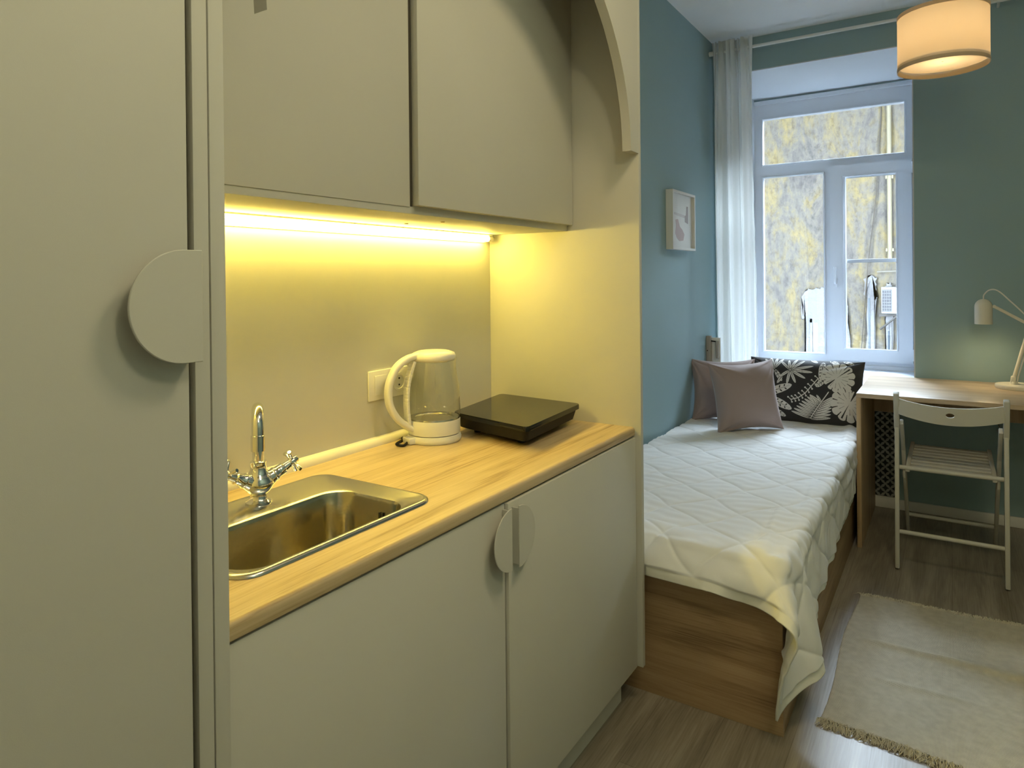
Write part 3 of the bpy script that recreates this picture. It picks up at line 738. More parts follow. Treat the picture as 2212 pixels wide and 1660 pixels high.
tag(o, 'mauve cushion leaning in the corner by the wall, behind the other mauve one', 'cushion', 'mauve cushions on the bed')
me, _, _ = pillow_mesh('cushion', .375, .375, .165, 90, 90, 11, .12)
o = put('cushion', me, M_mauve); place_pillow(o, (-1.015, 3.575, .508), (-.757, 3.800, .508), .365, .24, .035)
tag(o, 'front mauve cushion leaning against the patterned pillow', 'cushion', 'mauve cushions on the bed')

def leaf_pillow():
    me, uv, nf = pillow_mesh('leaf_pillow', .605, .37, .15, 470, 300, 21, .04, .8)
    # zoomed drawing coordinates (u to the right, v up)
    X = 880 + (uv[:, 0] + 1) / 2 * 1235; Y = 300 + (1 - (uv[:, 1] + 1) / 2) * 735
    ink = np.zeros(len(X), bool)
    def leaf(p0, p1, w, slit=0, vein=5, k=.5, fill=True):
        nonlocal ink
        p0, p1 = np.array(p0, float), np.array(p1, float); d = p1 - p0; L = np.hypot(*d); d /= L; n = np.array([-d[1], d[0]])
        s = ((X - p0[0]) * d[0] + (Y - p0[1]) * d[1]) / L; t = (X - p0[0]) * n[0] + (Y - p0[1]) * n[1]
        sc = np.clip(s, 1e-3, 1 - 1e-3); hw = w * (sc ** k) * (1 - sc) ** .55 * 1.5
        ins = (s > 0) & (s < 1) & (np.abs(t) < hw)
        ink[ins] = True
        if vein: ink[ins & (np.abs(t) < vein * (1 - sc)) & (s > .05) & (s < .92)] = False
        if slit:
            ph = (s * slit - np.abs(t) / w * .55); fr_ = ph - np.floor(ph)
            ink[ins & (np.abs(fr_ - .5) < .13) & (np.abs(t) > hw * .22) & (np.abs(t) < hw * .80) & (s > .08) & (s < .9)] = False
    def star(c, ends, w):
        for e in ends: leaf(c, e, w, 0, 4, .7)
    leaf((1170, 470), (1095, 690), 34, 5); leaf((1130, 400), (960, 540), 40, 4); leaf((1000, 560), (900, 760), 40, 5); leaf((900, 800), (1080, 980), 45, 5)
    star((1185, 455), [(1060, 330), (1120, 300), (1195, 300), (1265, 310), (1040, 430), (1050, 500)], 26)
    leaf((1190, 470), (1275, 600), 34, 4)
    star((1355, 465), [(1240, 345), (1330, 330), (1420, 300), (1500, 330), (1600, 400), (1595, 480), (1525, 556), (1424, 612), (1332, 628), (1255, 545)], 24)
    leaf((1275, 545), (1225, 625), 22, 0)
    leaf((1120, 745), (1385, 635), 62, 5); leaf((1145, 790), (1395, 905), 58, 5)
    leaf((1150, 900), (1330, 985), 40, 4)
    leaf((1700, 340), (1690, 570), 52, 6)
    leaf((1560, 300), (1640, 350), 26, 0); leaf((1760, 300), (1870, 370), 34, 3); leaf((1900, 310), (2010, 345), 26, 3)
    def monstera(c, tip, R0, nl=11, w=1.0):
        nonlocal ink
        c = np.array(c, float); tip = np.array(tip, float); ax = tip - c; base = math.atan2(ax[1], ax[0])
        dx, dy = X - c[0], Y - c[1]; r = np.hypot(dx, dy); a = np.arctan2(dy, dx) - base; a = (a + PI) % (2*PI) - PI
        lobes = .86 + .14 * np.abs(np.cos(a * nl / 2)) ** .6
        rad_ = R0 * lobes * (1 - .28 * (np.abs(a) / PI) ** 2.5)
        ins = r < rad_; ink[ins] = True
        fr_ = (a * nl / (2 * PI)) % 1.0
        ink[ins & (np.abs(fr_ - .5) < .08 * (r / R0)) & (r > .62 * R0)] = False
        ink[ins & (np.abs(fr_ - .02) < .045) & (r > .28 * R0) & (r < .62 * R0)] = False
        ink[ins & (np.abs(a) < .05) & (r < .9 * R0) ] = False
        ink[ins & (np.abs(np.abs(a) - PI) < .10) & (r > .15 * R0)] = False
    monstera((1850, 525), (2010, 380), 190, 13); monstera((1985, 790), (1900, 960), 200, 12)
    leaf((1720, 560), (1640, 640), 40, 4)
    # berry sprig
    def seg(p, q_, w):
        nonlocal ink
        p, q_ = np.array(p, float), np.array(q_, float); d = q_ - p; L2 = d @ d
        s = np.clip(((X - p[0]) * d[0] + (Y - p[1]) * d[1]) / L2, 0, 1)
        ink[np.hypot(X - p[0] - s*d[0], Y - p[1] - s*d[1]) < w] = True
    def dot(c, r):
        nonlocal ink
        ink[np.hypot(X - c[0], Y - c[1]) < r] = True
    sp = [(1385, 800), (1460, 775), (1530, 720), (1590, 640), (1660, 545)]
    for a, b in zip(sp, sp[1:]): seg(a, b, 5)
    for i in range(9):
        f_ = i / 8 * 3.98; k = int(f_); u = f_ - k; c = (sp[k][0] + (sp[k+1][0] - sp[k][0]) * u, sp[k][1] + (sp[k+1][1] - sp[k][1]) * u)
        for s_ in (1, -1):
            e = (c[0] - 22 * s_ - 10, c[1] - 26 * s_); seg(c, e, 4); dot(e, 9)
    # fern
    f0, f1 = np.array((1590, 985.)), np.array((1770, 690.))
    seg(f0, f1, 5); f1 = np.array((1715, 790.))
    for i in range(8):
        p = f0 + (f1 - f0) * (i / 8) ; L_ = 215 - i * 12
        leaf(p, p + np.array((-L_ * .92, -L_ * (.28 + .05 * i))), 20, 0, 4); leaf(p + 6, p + np.array((L_ * .95, -L_ * (.10 + .07 * i))), 20, 0, 4)
    leaf((1700, 800), (1650, 730), 16, 0, 3); leaf((1640, 820), (1580, 730), 18, 0, 3)
    at = me.color_attributes.new('pattern', 'FLOAT_COLOR', 'POINT')
    cols = np.zeros((len(me.vertices), 4), np.float32); cols[:, 3] = 1
    white, dark = np.array((.72, .705, .67)), np.array((.022, .021, .022))
    cols[:, :3] = np.where(ink[:, None], white, dark); at.data.foreach_set('color', cols.reshape(-1))
    m, nt, b = newmat('black and white leaf print'); an = nt.nodes.new('ShaderNodeAttribute'); an.attribute_name = 'pattern'
    nt.links.new(an.outputs['Color'], b.inputs['Base Color']); b.inputs['Roughness'].default_value = .8; b.inputs['Sheen Weight'].default_value = .2
    return put('leaf_pillow', me, m)
lp_ = leaf_pillow(); place_pillow(lp_, (-.99, 4.04, .508), (-.395, 4.05, .508), .352, .36)
tag(lp_, 'long black pillow with white tropical leaf print under the window', 'pillow')

# ------------------------------------------------------------ curtain and rod
rod = thing('curtain_rod', 'white curtain rod across the top of the window', 'curtain rod', (-.5, 4.302, 2.725))
bm = bmesh.new(); tube(bm, [(-1.262, 4.302, 2.725), (.30, 4.302, 2.725)], .0095, 14); rel(rod, fin(bm, 'pole', M_rod, smooth=50))
for xa, xb in ((-1.268, -1.240), (.29, .32)):
    bm = bmesh.new(); tube(bm, [(xa, 4.302, 2.725), (xb, 4.302, 2.725)], .015, 18); rel(rod, fin(bm, 'end_cap', M_rod, smooth=40))
for xx in (-1.18, .22):
    bm = bmesh.new(); tube(bm, [(xx, 4.302, 2.725), (xx, 4.401, 2.725)], .007, 10); rel(rod, fin(bm, 'wall_bracket', M_rod, smooth=40))
def curtain():
    nu, nv = 420, 90; rs_ = np.random.RandomState(2)
    u = np.linspace(0, 1, nu)[:, None]; zt, zb = 2.785, .44
    v = np.linspace(0, 1, nv)[None, :]; z = zt + (zb - zt) * v
    xl = -1.252 + .012 * v; xr = -1.006 + .012 * v + .03 * np.sin(v * 2.2) * v
    X = xl + (xr - xl) * u
    hd_ = np.exp(-v * 9)
    gather = .020 * np.sin(u * 2*PI * 9) 
    folds = .026 * np.sin(u * 2*PI * 3.4 + .5 + .7 * np.sin(v * 3)) + .010 * np.sin(u * 2*PI * 7.3 + 2.0 * v) + .005 * np.sin(u * 2 * PI * 15 + 5 * v)
    Y = 4.297 + gather * hd_ * np.ones_like(X) + folds * (1 - .75 * hd_) * np.ones_like(X)
    Y = Y - .012 * hd_
    X = X + .006 * np.sin(u * 2*PI * 11 + 1.4) * hd_ + .012 * np.sin(u * 2*PI * 3.4 + 2.1) * (1 - hd_)
    Z = z + .009 * np.sin(u * 2*PI * 9 + .8) * np.exp(-v * 30) + 0 * X
    X[-14:, :] += (np.linspace(0, 1, 14)[:, None]) * .006 * np.sin(v * 40 + 2 * np.sin(v * 13)) * np.clip(v * 2 - .5, 0, 1)
    V_ = np.stack([X, Y, Z + 0 * X], -1).reshape(-1, 3); idx = np.arange(nu * nv).reshape(nu, nv)
    fs = np.stack([idx[:-1, :-1], idx[1:, :-1], idx[1:, 1:], idx[:-1, 1:]], -1).reshape(-1, 4)
    me = bpy.data.meshes.new('curtain'); me.from_pydata(V_.tolist(), [], fs.tolist()); me.update()
    return put('curtain', me, M_curtain, smooth=180)
tag(curtain(), 'white sheer curtain gathered at the left of the window', 'curtain')

# ------------------------------------------------------------ picture
pic = thing('framed_picture', 'white framed pale pink abstract print on the teal wall', 'picture', (-1.252, 3.69, 1.63))
yA, yB, zA, zB, xf = 3.500, 3.878, 1.471, 1.791, -1.232
bm = bmesh.new()
for a in ((yA, yA + .013, zA, zB), (yB - .013, yB, zA, zB), (yA + .013, yB - .013, zA, zA + .013), (yA + .013, yB - .013, zB - .013, zB)): bxb(bm, WL + .001, xf, *a)
rel(pic, fin(bm, 'frame', M_frame))
rel(pic, box('print', WL + .001, xf - .018, yA + .012, yB - .012, zA + .012, zB - .012, plain('print paper', (.74, .73, .69), .6), bev=0))
M_p1 = plain('dusty pink print', (.50, .37, .35), .7, var=.15); M_p2 = plain('grey pink print', (.44, .37, .36), .7, var=.2); M_p3 = plain('pale blush print', (.60, .55, .53), .7, var=.1)
def patch(name, poly, mat, dx):
    bm = bmesh.new(); prism(bm, poly, 'x', xf - .018, xf - .018 + dx); o = fin(bm, name, mat); rel(pic, o)
patch('printed_patch', [(3.585, 1.560), (3.60, 1.60), (3.59, 1.635), (3.63, 1.64), (3.66, 1.60), (3.70, 1.585), (3.735, 1.56), (3.715, 1.525), (3.65, 1.52), (3.61, 1.535)], M_p1, .0006)
patch('printed_patch', [(3.57, 1.662), (3.74, 1.652), (3.74, 1.668), (3.57, 1.675)], M_p3, .0005)
patch('printed_patch', [(3.745, 1.63), (3.80, 1.622), (3.80, 1.72), (3.775, 1.72), (3.765, 1.67), (3.745, 1.665)], M_p2, .0006)
rel(pic, box('glazing', xf - .010, xf - .008, yA + .012, yB - .012, zA + .012, zB - .012, thin_glass('picture glazing', refl=.25), bev=0))

# ------------------------------------------------------------ desk, chair, lamp
DY0, DY1, DX0 = 3.678, 4.385, -.3865
desk = thing('desk', 'oak effect desk beside the bed under the window', 'desk', (.35, 4.04, 0))
rel(desk, box('tabletop', DX0, 1.02, DY0, DY1, .729, .7505, M_oakx, bev=.0012))
rel(desk, box('side_panel', DX0, DX0 + .020, DY0 + .003, DY1, 0, .7288, M_oakz, bev=.001))
rel(desk, box('side_panel', 1.0, 1.02, DY0 + .003, DY1, 0, .7288, M_oakz, bev=.001))
rel(desk, box('rear_panel', DX0 + .0205, .9995, DY1 - .05, DY1 - .034, .555, .7288, M_oakz, bev=.001))
bm = bmesh.new(); tube(bm, smooth_path([(.205, 4.39, .545), (.212, 4.37, .52), (.222, 4.37, .50), (.212, 4.385, .485), (.202, 4.37, .51)], 5), .003, 8)
tag(fin(bm, 'wall_hook', M_chrome, smooth=60), 'small metal hook under the desk behind the chair', 'hook')

# pierced radiator screen behind the desk
def grille():
    x0, x1, z0, z1, y = -.94, -.262, .064, .545, D - .012
    a = .048; bm = bmesh.new(); cache = {}
    def V(x, z):
        x = min(max(x, x0 - .004), x1 + .004); z = min(max(z, z0 - .003), z1 + .004)
        k = (round(x, 4), round(z, 4))
        if k not in cache: cache[k] = bm.verts.new((x, y, z))
        return cache[k]
    i = 0
    for j in range(int((z1 - z0) / (a / 2)) + 2):
        for i in range(int((x1 - x0) / a) + 2):
            cx = x0 + (i + (.5 if j % 2 else 0)) * a; cz = z0 + j * a / 2
            if cx > x1 + a * .4 or cz > z1 + a * .4: continue
            outer = [V(cx + dx * a, cz + dz * a) for dx, dz in ((.5, 0), (.25, .25), (0, .5), (-.25, .25), (-.5, 0), (-.25, -.25), (0, -.5), (.25, -.25))]
            inner = [V(cx + r_ * a * math.cos(t * PI/4), cz + r_ * a * math.sin(t * PI/4)) for t, r_ in enumerate((.41, .20) * 4)]
            for k in range(8):
                q = [inner[k], inner[(k+1) % 8], outer[(k+1) % 8], outer[k]]
                if len(set(q)) < 4: continue
                try: bm.faces.new(q)
                except ValueError: pass
    bmesh.ops.dissolve_degenerate(bm, edges=bm.edges[:], dist=1e-5)
    g = bmesh.ops.extrude_face_region(bm, geom=bm.faces[:])
    for v in [e for e in g['geom'] if isinstance(e, bmesh.types.BMVert)]: v.co.y += .004
    return fin(bm, 'lattice', plain('screen paint', (.34, .35, .34), .55))
gr = thing('radiator_screen', 'cream pierced radiator screen behind the desk leg', 'radiator screen', (-.6, D - .012, .06))
rel(gr, grille())
bm = bmesh.new()
for a in ((-.955, -.94, .055, .56), (-.262, -.247, .055, .56), (-.94, -.262, .545, .56), (-.94, -.262, .055, .064)): bxb(bm, a[0], a[1], D - .016, D - .001, a[2], a[3])
rel(gr, fin(bm, 'border', M_white))
rel(gr, box('dark_backing', -.94, -.262, D - .003, D - .001, .064, .545, plain('dark recess', (.03, .035, .035), .9), bev=0))

ch = thing('folding_chair', 'pale painted wooden folding chair standing at the desk', 'chair', (-.006, 3.76, 0))
CX = -.006
def part(name, fn, mat=M_chair, parent=ch, sm=40):
    bm = bmesh.new(); fn(bm); o = fin(bm, name, mat, smooth=sm); rel(parent, o); return o
for s_ in (-1, 1):
    xo = CX + s_ * .2005; xi = CX + s_ * .1825
    part('rear_leg', lambda bm: obox(bm, (xo, 3.503, .006), (xo, 3.530, .635), .018, .030, up=(0, 1, 0), bev=.004))
    part('front_leg', lambda bm: obox(bm, (xi, 4.045, .004), (xi, 3.655, .520), .016, .032, up=(0, 1, 0), bev=.004))
    part('back_post', lambda bm: (obox(bm, (xo, 3.535, .628), (xo, 3.492, .795), .022, .032, up=(0, 1, 0), bev=.004), obox(bm, (xi, 3.53, .66), (xi, 3.66, .512), .016, .030, up=(0, 1, 0), bev=.004)))
part('back_rail', lambda bm: None) if False else None
bm = bmesh.new(); N_ = 28; rows = []
for i in range(N_ + 1):
    t = i / N_; s_ = 2*t - 1; x = CX - .192 + .384 * t; y = 3.500 + (-.030) * (1 - s_*s_); zt, zb = .768 - .020 * (1 - s_*s_), .700 - .027 * (1 - s_*s_)
    rows.append([bm.verts.new((x, y + dy, z)) for dy, z in ((-.007, zb), (-.007, zt), (.007, zt), (.007, zb))])
for a, b in zip(rows, rows[1:]):
    for k in range(4): bm.faces.new((a[k], a[(k+1) % 4], b[(k+1) % 4], b[k]))
bm.faces.new(rows[0]); bm.faces.new(rows[-1][::-1])
# oval finger hole: cut by rebuilding the middle with a lens shaped opening
rail = fin(bm, 'back_rail', M_chair, smooth=40); rel(ch, rail)
bm = bmesh.new(); lathe(bm, [(.5, -.05), (.5, .05)], M=Matrix.Diagonal((.032, .020, 1, 1)), k=24, capb=True, capt=True)
cut = fin(bm, 'cut', None); cut.matrix_world = Matrix.Translation((CX + .002, 3.47, .716)) @ Matrix.Rotation(PI/2, 4, 'X')
md = rail.modifiers.new('hole', 'BOOLEAN'); md.object = cut; md.solver = 'EXACT'; md.operation = 'DIFFERENCE'
bpy.context.view_layer.update()
dg = bpy.context.evaluated_depsgraph_get(); nm = bpy.data.meshes.new_from_object(rail.evaluated_get(dg)); rail.modifiers.clear(); rail.data = nm
bpy.data.objects.remove(cut)
for nm_, y, z, hw_ in (('rear_stretcher', 3.508, .170, .193), ('front_stretcher', 3.955, .118, .176)):
    part(nm_, lambda bm: tube(bm, [(CX - hw_, y, z), (CX + hw_, y, z)], .0095, 12))
part('seat_rod', lambda bm: tube(bm, [(CX - .192, 3.527, .455), (CX + .192, 3.527, .455)], .010, 12))
seat = thing('seat', None, None); seat.parent = ch; seat.matrix_parent_inverse = Matrix.Translation(ch.location).inverted()
bpy.data.objects.remove(seat)
for s_ in (-1, 1):
    part('seat_rail', lambda bm: obox(bm, (CX + s_ * .160, 3.52, .449), (CX + s_ * .160, 4.045, .456), .018, .022, bev=.004))
    part('seat_bracket', lambda bm: obox(bm, (CX + s_ * .174, 3.545, .455), (CX + s_ * .174, 3.560, .405), .013, .034, up=(0, 1, 0), bev=.006))
for k in range(8):
    y = 3.565 + k * .0625
    part('seat_slat', lambda bm: bxb(bm, CX - .152, CX + .152, y - .0225, y + .0225, .448, .459, .002))

lamp = thing('desk_lamp', 'cream jointed desk lamp with round base on the desk', 'lamp', (.292, 4.22, .7505))
LB = Vector((.285, 4.205, .7507))
bm = bmesh.new(); lathe(bm, [(.098, 0), (.100, .003), (.100, .016), (.097, .020), (.02, .021)], LB, 48, capb=True, capt=True); rel(lamp, fin(bm, 'base', M_lamp, smooth=40))
J0 = Vector((.263, 4.20, .800)); J1 = Vector((.329, 4.20, 1.068)); J2 = Vector((.186, 4.20, 1.158)); HC = Vector((.141, 4.20, 1.068))
bm = bmesh.new(); lathe(bm, [(.017, 0), (.016, .008), (.012, .014)], (J0.x, J0.y, .7715), 20, capb=True, capt=True); obox(bm, (J0.x - .004, J0.y, .778), (J0.x, J0.y, .812), .020, .022, bev=.004)
tube(bm, [J0 + Vector((0, -.016, 0)), J0 + Vector((0, .016, 0))], .008, 14); rel(lamp, fin(bm, 'base_joint', M_lamp, smooth=40))
bm = bmesh.new(); tube(bm, [J0, J1], .0085, 14); rel(lamp, fin(bm, 'lower_arm', M_lamp, smooth=50))
bm = bmesh.new(); tube(bm, [J1 + Vector((0, -.016, 0)), J1 + Vector((0, .016, 0))], .010, 14); rel(lamp, fin(bm, 'elbow', M_lamp, smooth=40))
bm = bmesh.new(); tube(bm, [J1, J2], .0075, 14); rel(lamp, fin(bm, 'upper_arm', M_lamp, smooth=50))
bm = bmesh.new(); tube(bm, [J2 + Vector((0, -.010, 0)), J2 + Vector((0, .010, 0))], .008, 14); obox(bm, J2, (HC.x + .034, 4.20, 1.155), .008, .012, bev=.001); rel(lamp, fin(bm, 'head_joint', M_lamp, smooth=40))
bm = bmesh.new()
hp_ = [(.0385, 0), (.0385, .088)] + [(.0385 * math.cos(a) if a < 1.5 else .006, .088 + .040 * math.sin(a)) for a in [.25, .5, .75, 1.0, 1.25, 1.45]]
lathe(bm, hp_, HC, 36, capt=True); lathe(bm, [(.0365, .0), (.0365, .088), (.025, .118), (.004, .120)], HC, 36, capt=True); lathe(bm, [(.0365, 0), (.0385, 0)], HC, 36)
head = fin(bm, 'lamp_head', M_lamp, smooth=40); rel(lamp, head)
bm = bmesh.new(); lathe(bm, [(.004, 0), (.018, .004), (.026, .018), (.022, .036), (.012, .05)], HC + Vector((0, 0, .020)), 24, capb=True, capt=True)
o = fin(bm, 'bulb', emis('warm bulb', (1.0, .80, .45), 80), smooth=60); rel(lamp, o)
bm = bmesh.new(); tube(bm, smooth_path([HC + Vector((0, 0, .126)), HC + Vector((.004, 0, .150)), HC + Vector((.028, 0, .174)), HC + Vector((.062, 0, .168)), HC + Vector((.110, 0, .118)), HC + Vector((.165, 0, .055)), J1 + Vector((.012, .01, .0)), J1.lerp(J0, .5) + Vector((.016, .008, 0)), J0 + Vector((.016, .012, -.01)), J0 + Vector((.03, .02, -.028)), J0 + Vector((.14, .02, -.048)), J0 + Vector((.3, .05, -.048))], 7), .0034, 10)
rel(lamp, fin(bm, 'cable', M_plas, smooth=60))

# ------------------------------------------------------------ pendant lampshade
PCx, PCy, PR, PZ0, PZ1 = -.022, 3.53, .172, 2.225, 2.47
pen = thing('pendant_lamp', 'lit cream drum lampshade hanging from the ceiling', 'lamp', (PCx, PCy, PZ0))
PC = Vector((PCx, PCy, 0))
bm = bmesh.new(); lathe(bm, [(PR, PZ0 + .002), (PR, PZ1 - .002)], PC, 72)
sh = fin(bm, 'shade', M_shade, smooth=180); rel(pen, sh)
M_trim = translucent('lampshade trim tape', (.62, .52, .38), .3)
for z in (PZ0, PZ1 - .016):
    bm = bmesh.new(); lathe(bm, [(PR - .0025, z), (PR + .0015, z), (PR + .0015, z + .016), (PR + .0004, z + .0165)], PC, 72)
    o = fin(bm, 'trim_tape', M_trim, smooth=40); o.parent = sh
bm = bmesh.new(); lathe(bm, [(PR * .985, PZ0 + .028), (.004, PZ0 + .028)], PC, 72)
M_diff = translucent('cream diffuser', (.90, .78, .56), .62)
rel(pen, fin(bm, 'diffuser', M_diff, smooth=180))
bm = bmesh.new(); lathe(bm, [(.006, 0), (.026, .006), (.034, .028), (.028, .052), (.014, .075), (.013, .1)], PC + Vector((0, 0, 2.32)), 24, capb=True, capt=True)
rel(pen, fin(bm, 'bulb', emis('pendant bulb', (1.0, .74, .44), 20), smooth=60))
bm = bmesh.new(); tube(bm, [PC + Vector((0, 0, 2.42)), PC + Vector((0, 0, 2.47))], .018, 16); tube(bm, [PC + Vector((0, 0, 2.46)), PC + Vector((0, 0, 2.79))], .003, 8)
for k in range(3):
    a = k * 2*PI/3 + .4; tube(bm, [PC + Vector((0, 0, 2.47)), PC + Vector((PR * math.cos(a) * .99, PR * math.sin(a) * .99, 2.495))], .002, 6)
rel(pen, fin(bm, 'cord_and_spider', M_white, smooth=50))
bm = bmesh.new(); lathe(bm, [(.05, H - .0005), (.05, H - .018), (.035, H - .028), (.004, H - .030)], PC, 32, capb=True, capt=True); rel(pen, fin(bm, 'ceiling_rose', M_white, smooth=40))

# ------------------------------------------------------------ rug
def rug():
    m, nt, b = newmat('beige woven cotton rug')
    mp = coords(nt); w1 = nd(nt, 'ShaderNodeTexWave'); w1.bands_direction = 'Y'; w1.inputs['Scale'].default_value = 75; w1.inputs['Distortion'].default_value = .6; nt.links.new(mp.outputs[0], w1.inputs[0])
    w2 = nd(nt, 'ShaderNodeTexWave'); w2.bands_direction = 'X'; w2.inputs['Scale'].default_value = 130; w2.inputs['Distortion'].default_value = .8; nt.links.new(mp.outputs[0], w2.inputs[0])
    a = nd(nt, 'ShaderNodeMath', operation='ADD'); nt.links.new(w1.outputs[1], a.inputs[0]); nt.links.new(w2.outputs[1], a.inputs[1])
    n = nd(nt, 'ShaderNodeTexNoise'); n.inputs['Scale'].default_value = 40; n.inputs['Detail'].default_value = 4; nt.links.new(mp.outputs[0], n.inputs[0])
    r = ramp(nt, n.outputs[0], [(.3, (.50, .465, .385)), (.7, (.60, .56, .47))]); nt.links.new(r.outputs[0], b.inputs['Base Color'])
    b.inputs['Roughness'].default_value = .95; bump(nt, b, a.outputs[0], .6, .0016)
    x0, x1, y0, y1 = -.330, .37, 2.185, 3.125; nx, ny = 120, 160
    u = np.linspace(0, 1, nx)[:, None]; v = np.linspace(0, 1, ny)[None, :]
    X = x0 + (x1 - x0) * u + .008 * np.sin(v * 7 + .5) * (1 - u) - .012 * (v - .5) * (1 - u) * -1; Y = y0 + (y1 - y0) * v + .035 * u * v + .004 * np.sin(u * 9) - .028 * (1 - v) * u
    Z = .006 + .0008 * np.sin(X * 60) * np.sin(Y * 50) + 0 * X
    def ridge(yc, h, w, x_a, x_b):      # soft folds lying across the rug
        nonlocal Z
        g = np.clip((X - x_a) / .1, 0, 1) * np.clip((x_b - X) / .12, 0, 1); yy = yc(X)
        Z = Z + h * g * np.exp(-((Y - yy) / w) ** 2)
    ridge(lambda x: 2.745 - .02 * (x + .3), .011, .016, -.31, .45); ridge(lambda x: 2.50 + .03 * (x + .2), .005, .014, -.25, .1); ridge(lambda x: 2.765 - .0 * x, .006, .03, -.1, .4)
    me = bpy.data.meshes.new('woven_mat'); idx = np.arange(nx * ny).reshape(nx, ny)
    fs = np.stack([idx[:-1, :-1], idx[1:, :-1], idx[1:, 1:], idx[:-1, 1:]], -1).reshape(-1, 4)
    me.from_pydata(np.stack([X, Y, Z], -1).reshape(-1, 3).tolist(), [], fs.tolist()); me.update()
    root = thing('rug', 'beige woven cotton rug with frayed ends on the floor', 'rug', (0, 2.65, 0))
    o = put('woven_mat', me, m, smooth=180); rel(root, o); sd_ = o.modifiers.new('t', 'SOLIDIFY'); sd_.thickness = .005; sd_.offset = -1
    random.seed(4); fm = plain('rug fringe cotton', (.60, .56, .46), .95)
    for end in (0, 1):
        bm = bmesh.new()
        for i in range(900):
            k = random.random(); j = int(k * (nx - 1)); p = Vector((X[j, -1 if end else 0], Y[j, -1 if end else 0], .004)); sg = 1 if end else -1
            L_ = random.uniform(.010, .028) if end else random.uniform(.018, .042); a = random.gauss(0, .6); z1_ = random.uniform(.001, .016 if not end else .010)
            d = Vector((math.sin(a), sg * math.cos(a), 0)); q1 = p + d * L_ * .5 + Vector((0, 0, z1_)); q2 = p + d * L_ + Vector((random.gauss(0, .006), 0, -.002))
            q2.z = max(q2.z, .0015); tube(bm, [p - d * .006, q1, q2], [.0011, .0010, .0007], 4, caps=False)
        o = fin(bm, 'fringe', fm); o['kind'] = 'stuff'; rel(root, o)
rug()

# ------------------------------------------------------------ courtyard
EY = 10.0
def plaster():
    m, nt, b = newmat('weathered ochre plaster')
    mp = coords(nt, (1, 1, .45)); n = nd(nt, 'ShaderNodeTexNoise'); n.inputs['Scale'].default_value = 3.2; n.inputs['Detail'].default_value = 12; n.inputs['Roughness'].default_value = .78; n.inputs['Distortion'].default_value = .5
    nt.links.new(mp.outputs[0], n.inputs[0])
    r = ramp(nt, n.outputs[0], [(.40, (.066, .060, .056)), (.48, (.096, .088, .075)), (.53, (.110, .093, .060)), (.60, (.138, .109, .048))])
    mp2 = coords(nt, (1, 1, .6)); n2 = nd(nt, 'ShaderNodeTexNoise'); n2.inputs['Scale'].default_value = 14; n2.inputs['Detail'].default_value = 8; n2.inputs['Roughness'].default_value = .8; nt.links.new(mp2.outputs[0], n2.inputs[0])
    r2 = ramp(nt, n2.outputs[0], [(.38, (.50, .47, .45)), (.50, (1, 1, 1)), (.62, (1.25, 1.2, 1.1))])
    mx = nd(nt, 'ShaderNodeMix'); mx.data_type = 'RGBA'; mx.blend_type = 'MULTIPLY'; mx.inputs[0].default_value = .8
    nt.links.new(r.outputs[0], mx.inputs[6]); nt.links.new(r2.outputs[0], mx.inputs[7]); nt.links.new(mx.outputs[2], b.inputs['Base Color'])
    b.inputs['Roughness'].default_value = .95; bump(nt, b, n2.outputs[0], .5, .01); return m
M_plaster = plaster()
M_skyblock = plain('dark sky blocker', (.085, .07, .06), .9)  # kept dark so the added sky blockers bounce little light
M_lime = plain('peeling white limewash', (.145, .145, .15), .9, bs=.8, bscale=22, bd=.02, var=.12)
M_pane = plain('dark window pane', (.05, .065, .08), .15)
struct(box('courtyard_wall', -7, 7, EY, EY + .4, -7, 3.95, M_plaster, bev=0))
struct(box('sky_block_eave', -7, 7, EY - 1.1, EY + .4, 3.95, 4.03, M_skyblock, bev=0))  # unseen eave, added to shade the courtyard wall from overhead sky
struct(box('sky_block_facade', -7, 7, 4.9, 5.27, H + .13, 26, M_skyblock, bev=0))  # out of view, added tall to keep sky light off the courtyard wall
struct(box('sky_block_left', -4.6, -4.2, 5.28, EY - .01, -7, 26, M_skyblock, bev=0))  # unseen wing, put in to narrow the sky above the yard
struct(box('sky_block_right', 3.2, 3.6, 5.28, EY - .01, -7, 26, M_skyblock, bev=0))  # matching unseen wing, put in to shade the courtyard wall
struct(box('courtyard_ground', -7, 7, 5.28, EY, -7.1, -7, plain('courtyard paving', (.06, .058, .055), .9), bev=0))
random.seed(9)
def jag(pts, amp=.018, n=7):
    out = []
    for (a, b), (c, d) in zip(pts, pts[1:] + pts[:1]):
        for k in range(n): t = k / n; out.append((a + (c-a)*t + random.uniform(-amp, amp), b + (d-b)*t + random.uniform(-amp, amp)))
    return out
def yard_window(lbl, sur, pane, bars):
    t = thing('courtyard_window', lbl, 'window', (sur[0][0], EY, sur[0][1]), 'windows across the courtyard')
    bm = bmesh.new(); prism(bm, jag(sur), 'y', EY - .05, EY + .01); bmesh.ops.triangulate(bm, faces=[f for f in bm.faces if len(f.verts) > 4]); rel(t, fin(bm, 'surround', M_lime))
    rel(t, box('pane', pane[0], pane[1], EY - .056, EY - .050, pane[2], pane[3], M_pane, bev=0))
    for b_ in bars: rel(t, box('casing', b_[0], b_[1], EY - .075, EY - .052, b_[2], b_[3], M_lime, bev=.004))
yard_window('arched white limewashed window across the courtyard, seen low in the left pane',
            [(-1.655, -.6), (-1.655, .70), (-1.70, .74), (-1.69, 1.08), (-1.60, 1.14), (-1.42, 1.15), (-1.20, 1.12), (-1.12, .9), (-1.12, -.6)], (-1.60, -1.30, -.6, .70), [(-1.60, -1.565, -.6, .74), (-1.50, -1.42, -.6, .80), (-1.60, -1.50, .68, .76)])
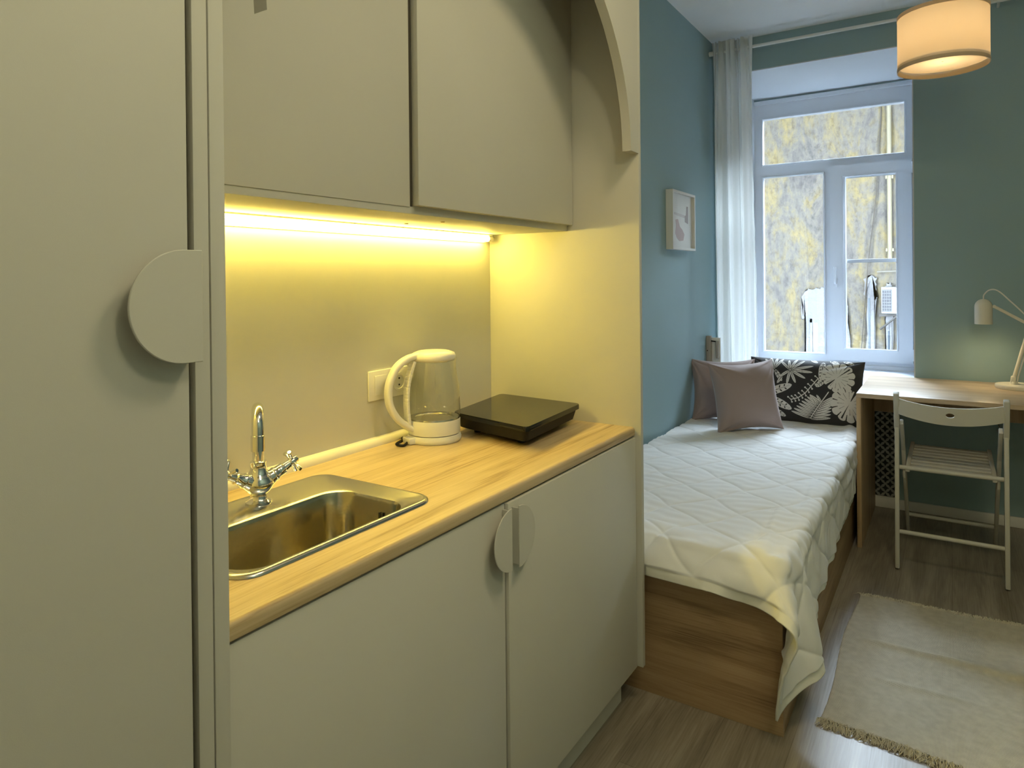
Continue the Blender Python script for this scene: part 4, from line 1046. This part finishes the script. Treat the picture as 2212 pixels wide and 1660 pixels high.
yard_window('narrow white limewashed window across the courtyard, left of the air conditioner',
            [(-.915, -.6), (-.915, 1.02), (-.935, 1.05), (-.935, 1.28), (-.87, 1.32), (-.80, 1.28), (-.80, 1.02), (-.815, 1.0), (-.815, -.6)], (-.897, -.875, -.6, 1.02), [(-.872, -.825, -.6, 1.04)])
yard_window('narrow white limewashed strip window across the courtyard, below the air conditioner',
            [(-.70, -.6), (-.70, 1.17), (-.66, 1.22), (-.62, 1.17), (-.62, -.6)], (-.675, -.655, -.6, .60), [(-.652, -.63, -.6, .72)])
ac = thing('air_conditioner', 'white air conditioner box on the ochre courtyard wall', 'air conditioner', (-.65, EY - .2, .83))
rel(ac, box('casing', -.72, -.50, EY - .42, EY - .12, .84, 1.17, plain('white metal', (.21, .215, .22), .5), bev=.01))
bm = bmesh.new()
for k in range(8): bxb(bm, -.710, -.607, EY - .432, EY - .420, .865 + k * .037, .873 + k * .037)
for k in range(5): bxb(bm, -.710 + k * .0245, -.705 + k * .0245, EY - .434, EY - .421, .865, 1.132)
rel(ac, fin(bm, 'grille', M_lime)); rel(ac, box('grille_recess', -.712, -.605, EY - .4205, EY - .4195, .86, 1.14, plain('grille recess', (.07, .072, .078), .8), bev=0))
bm = bmesh.new(); obox(bm, (-.76, EY - .10, .80), (-.48, EY - .40, .835), .03, .03); obox(bm, (-.76, EY - .08, .62), (-.56, EY - .35, .80), .02, .02); obox(bm, (-.77, EY - .02, .55), (-.77, EY - .02, .95), .03, .03)
rel(ac, fin(bm, 'bracket', plain('grey bracket', (.09, .085, .08), .7)))
bm = bmesh.new(); obox(bm, (-.775, EY - .05, 1.25), (-.775, EY - .05, 1.52), .07, .04); obox(bm, (-.79, EY - .06, 1.36), (-.40, EY - .30, 1.37), .018, .018); obox(bm, (-.60, EY - .08, 1.50), (-.42, EY - .3, 1.38), .016, .016)
tag(fin(bm, 'wall_bracket', plain('pale metal bracket', (.13, .12, .10), .7)), 'empty metal bracket on the courtyard wall above the air conditioner', 'bracket')
bm = bmesh.new(); tube(bm, [(-.74, EY - .02, 3.9), (-.735, EY - .02, 3.4), (-.80, EY - .04, 2.3), (-.894, EY - .07, 1.467), (-.978, EY - .07, .345), (-1.0, EY - .07, -.5)], .007, 6)
tag(fin(bm, 'hanging_cable', plain('dark cable', (.05, .042, .032), .8)), 'dark cable hanging down the ochre courtyard wall', 'cable')
bm = bmesh.new(); tube(bm, [(-.645, EY - .05, 1.50), (-.645, EY - .05, 3.9)], .028, 12); bxb(bm, -.69, -.60, EY - .06, EY - .001, 1.62, 1.66); bxb(bm, -.69, -.60, EY - .06, EY - .001, 2.55, 2.6)
tag(fin(bm, 'drainpipe', plain('ochre painted pipe', (.17, .15, .10), .8), smooth=40), 'ochre drainpipe running up the courtyard wall', 'pipe')
bm = bmesh.new(); obox(bm, (-.765, EY - .02, .2), (-.765, EY - .02, 1.25), .05, .03)
tag(fin(bm, 'wall_batten', plain('brown batten', (.085, .062, .042), .8)), 'brown vertical batten beside the air conditioner outside', 'batten')
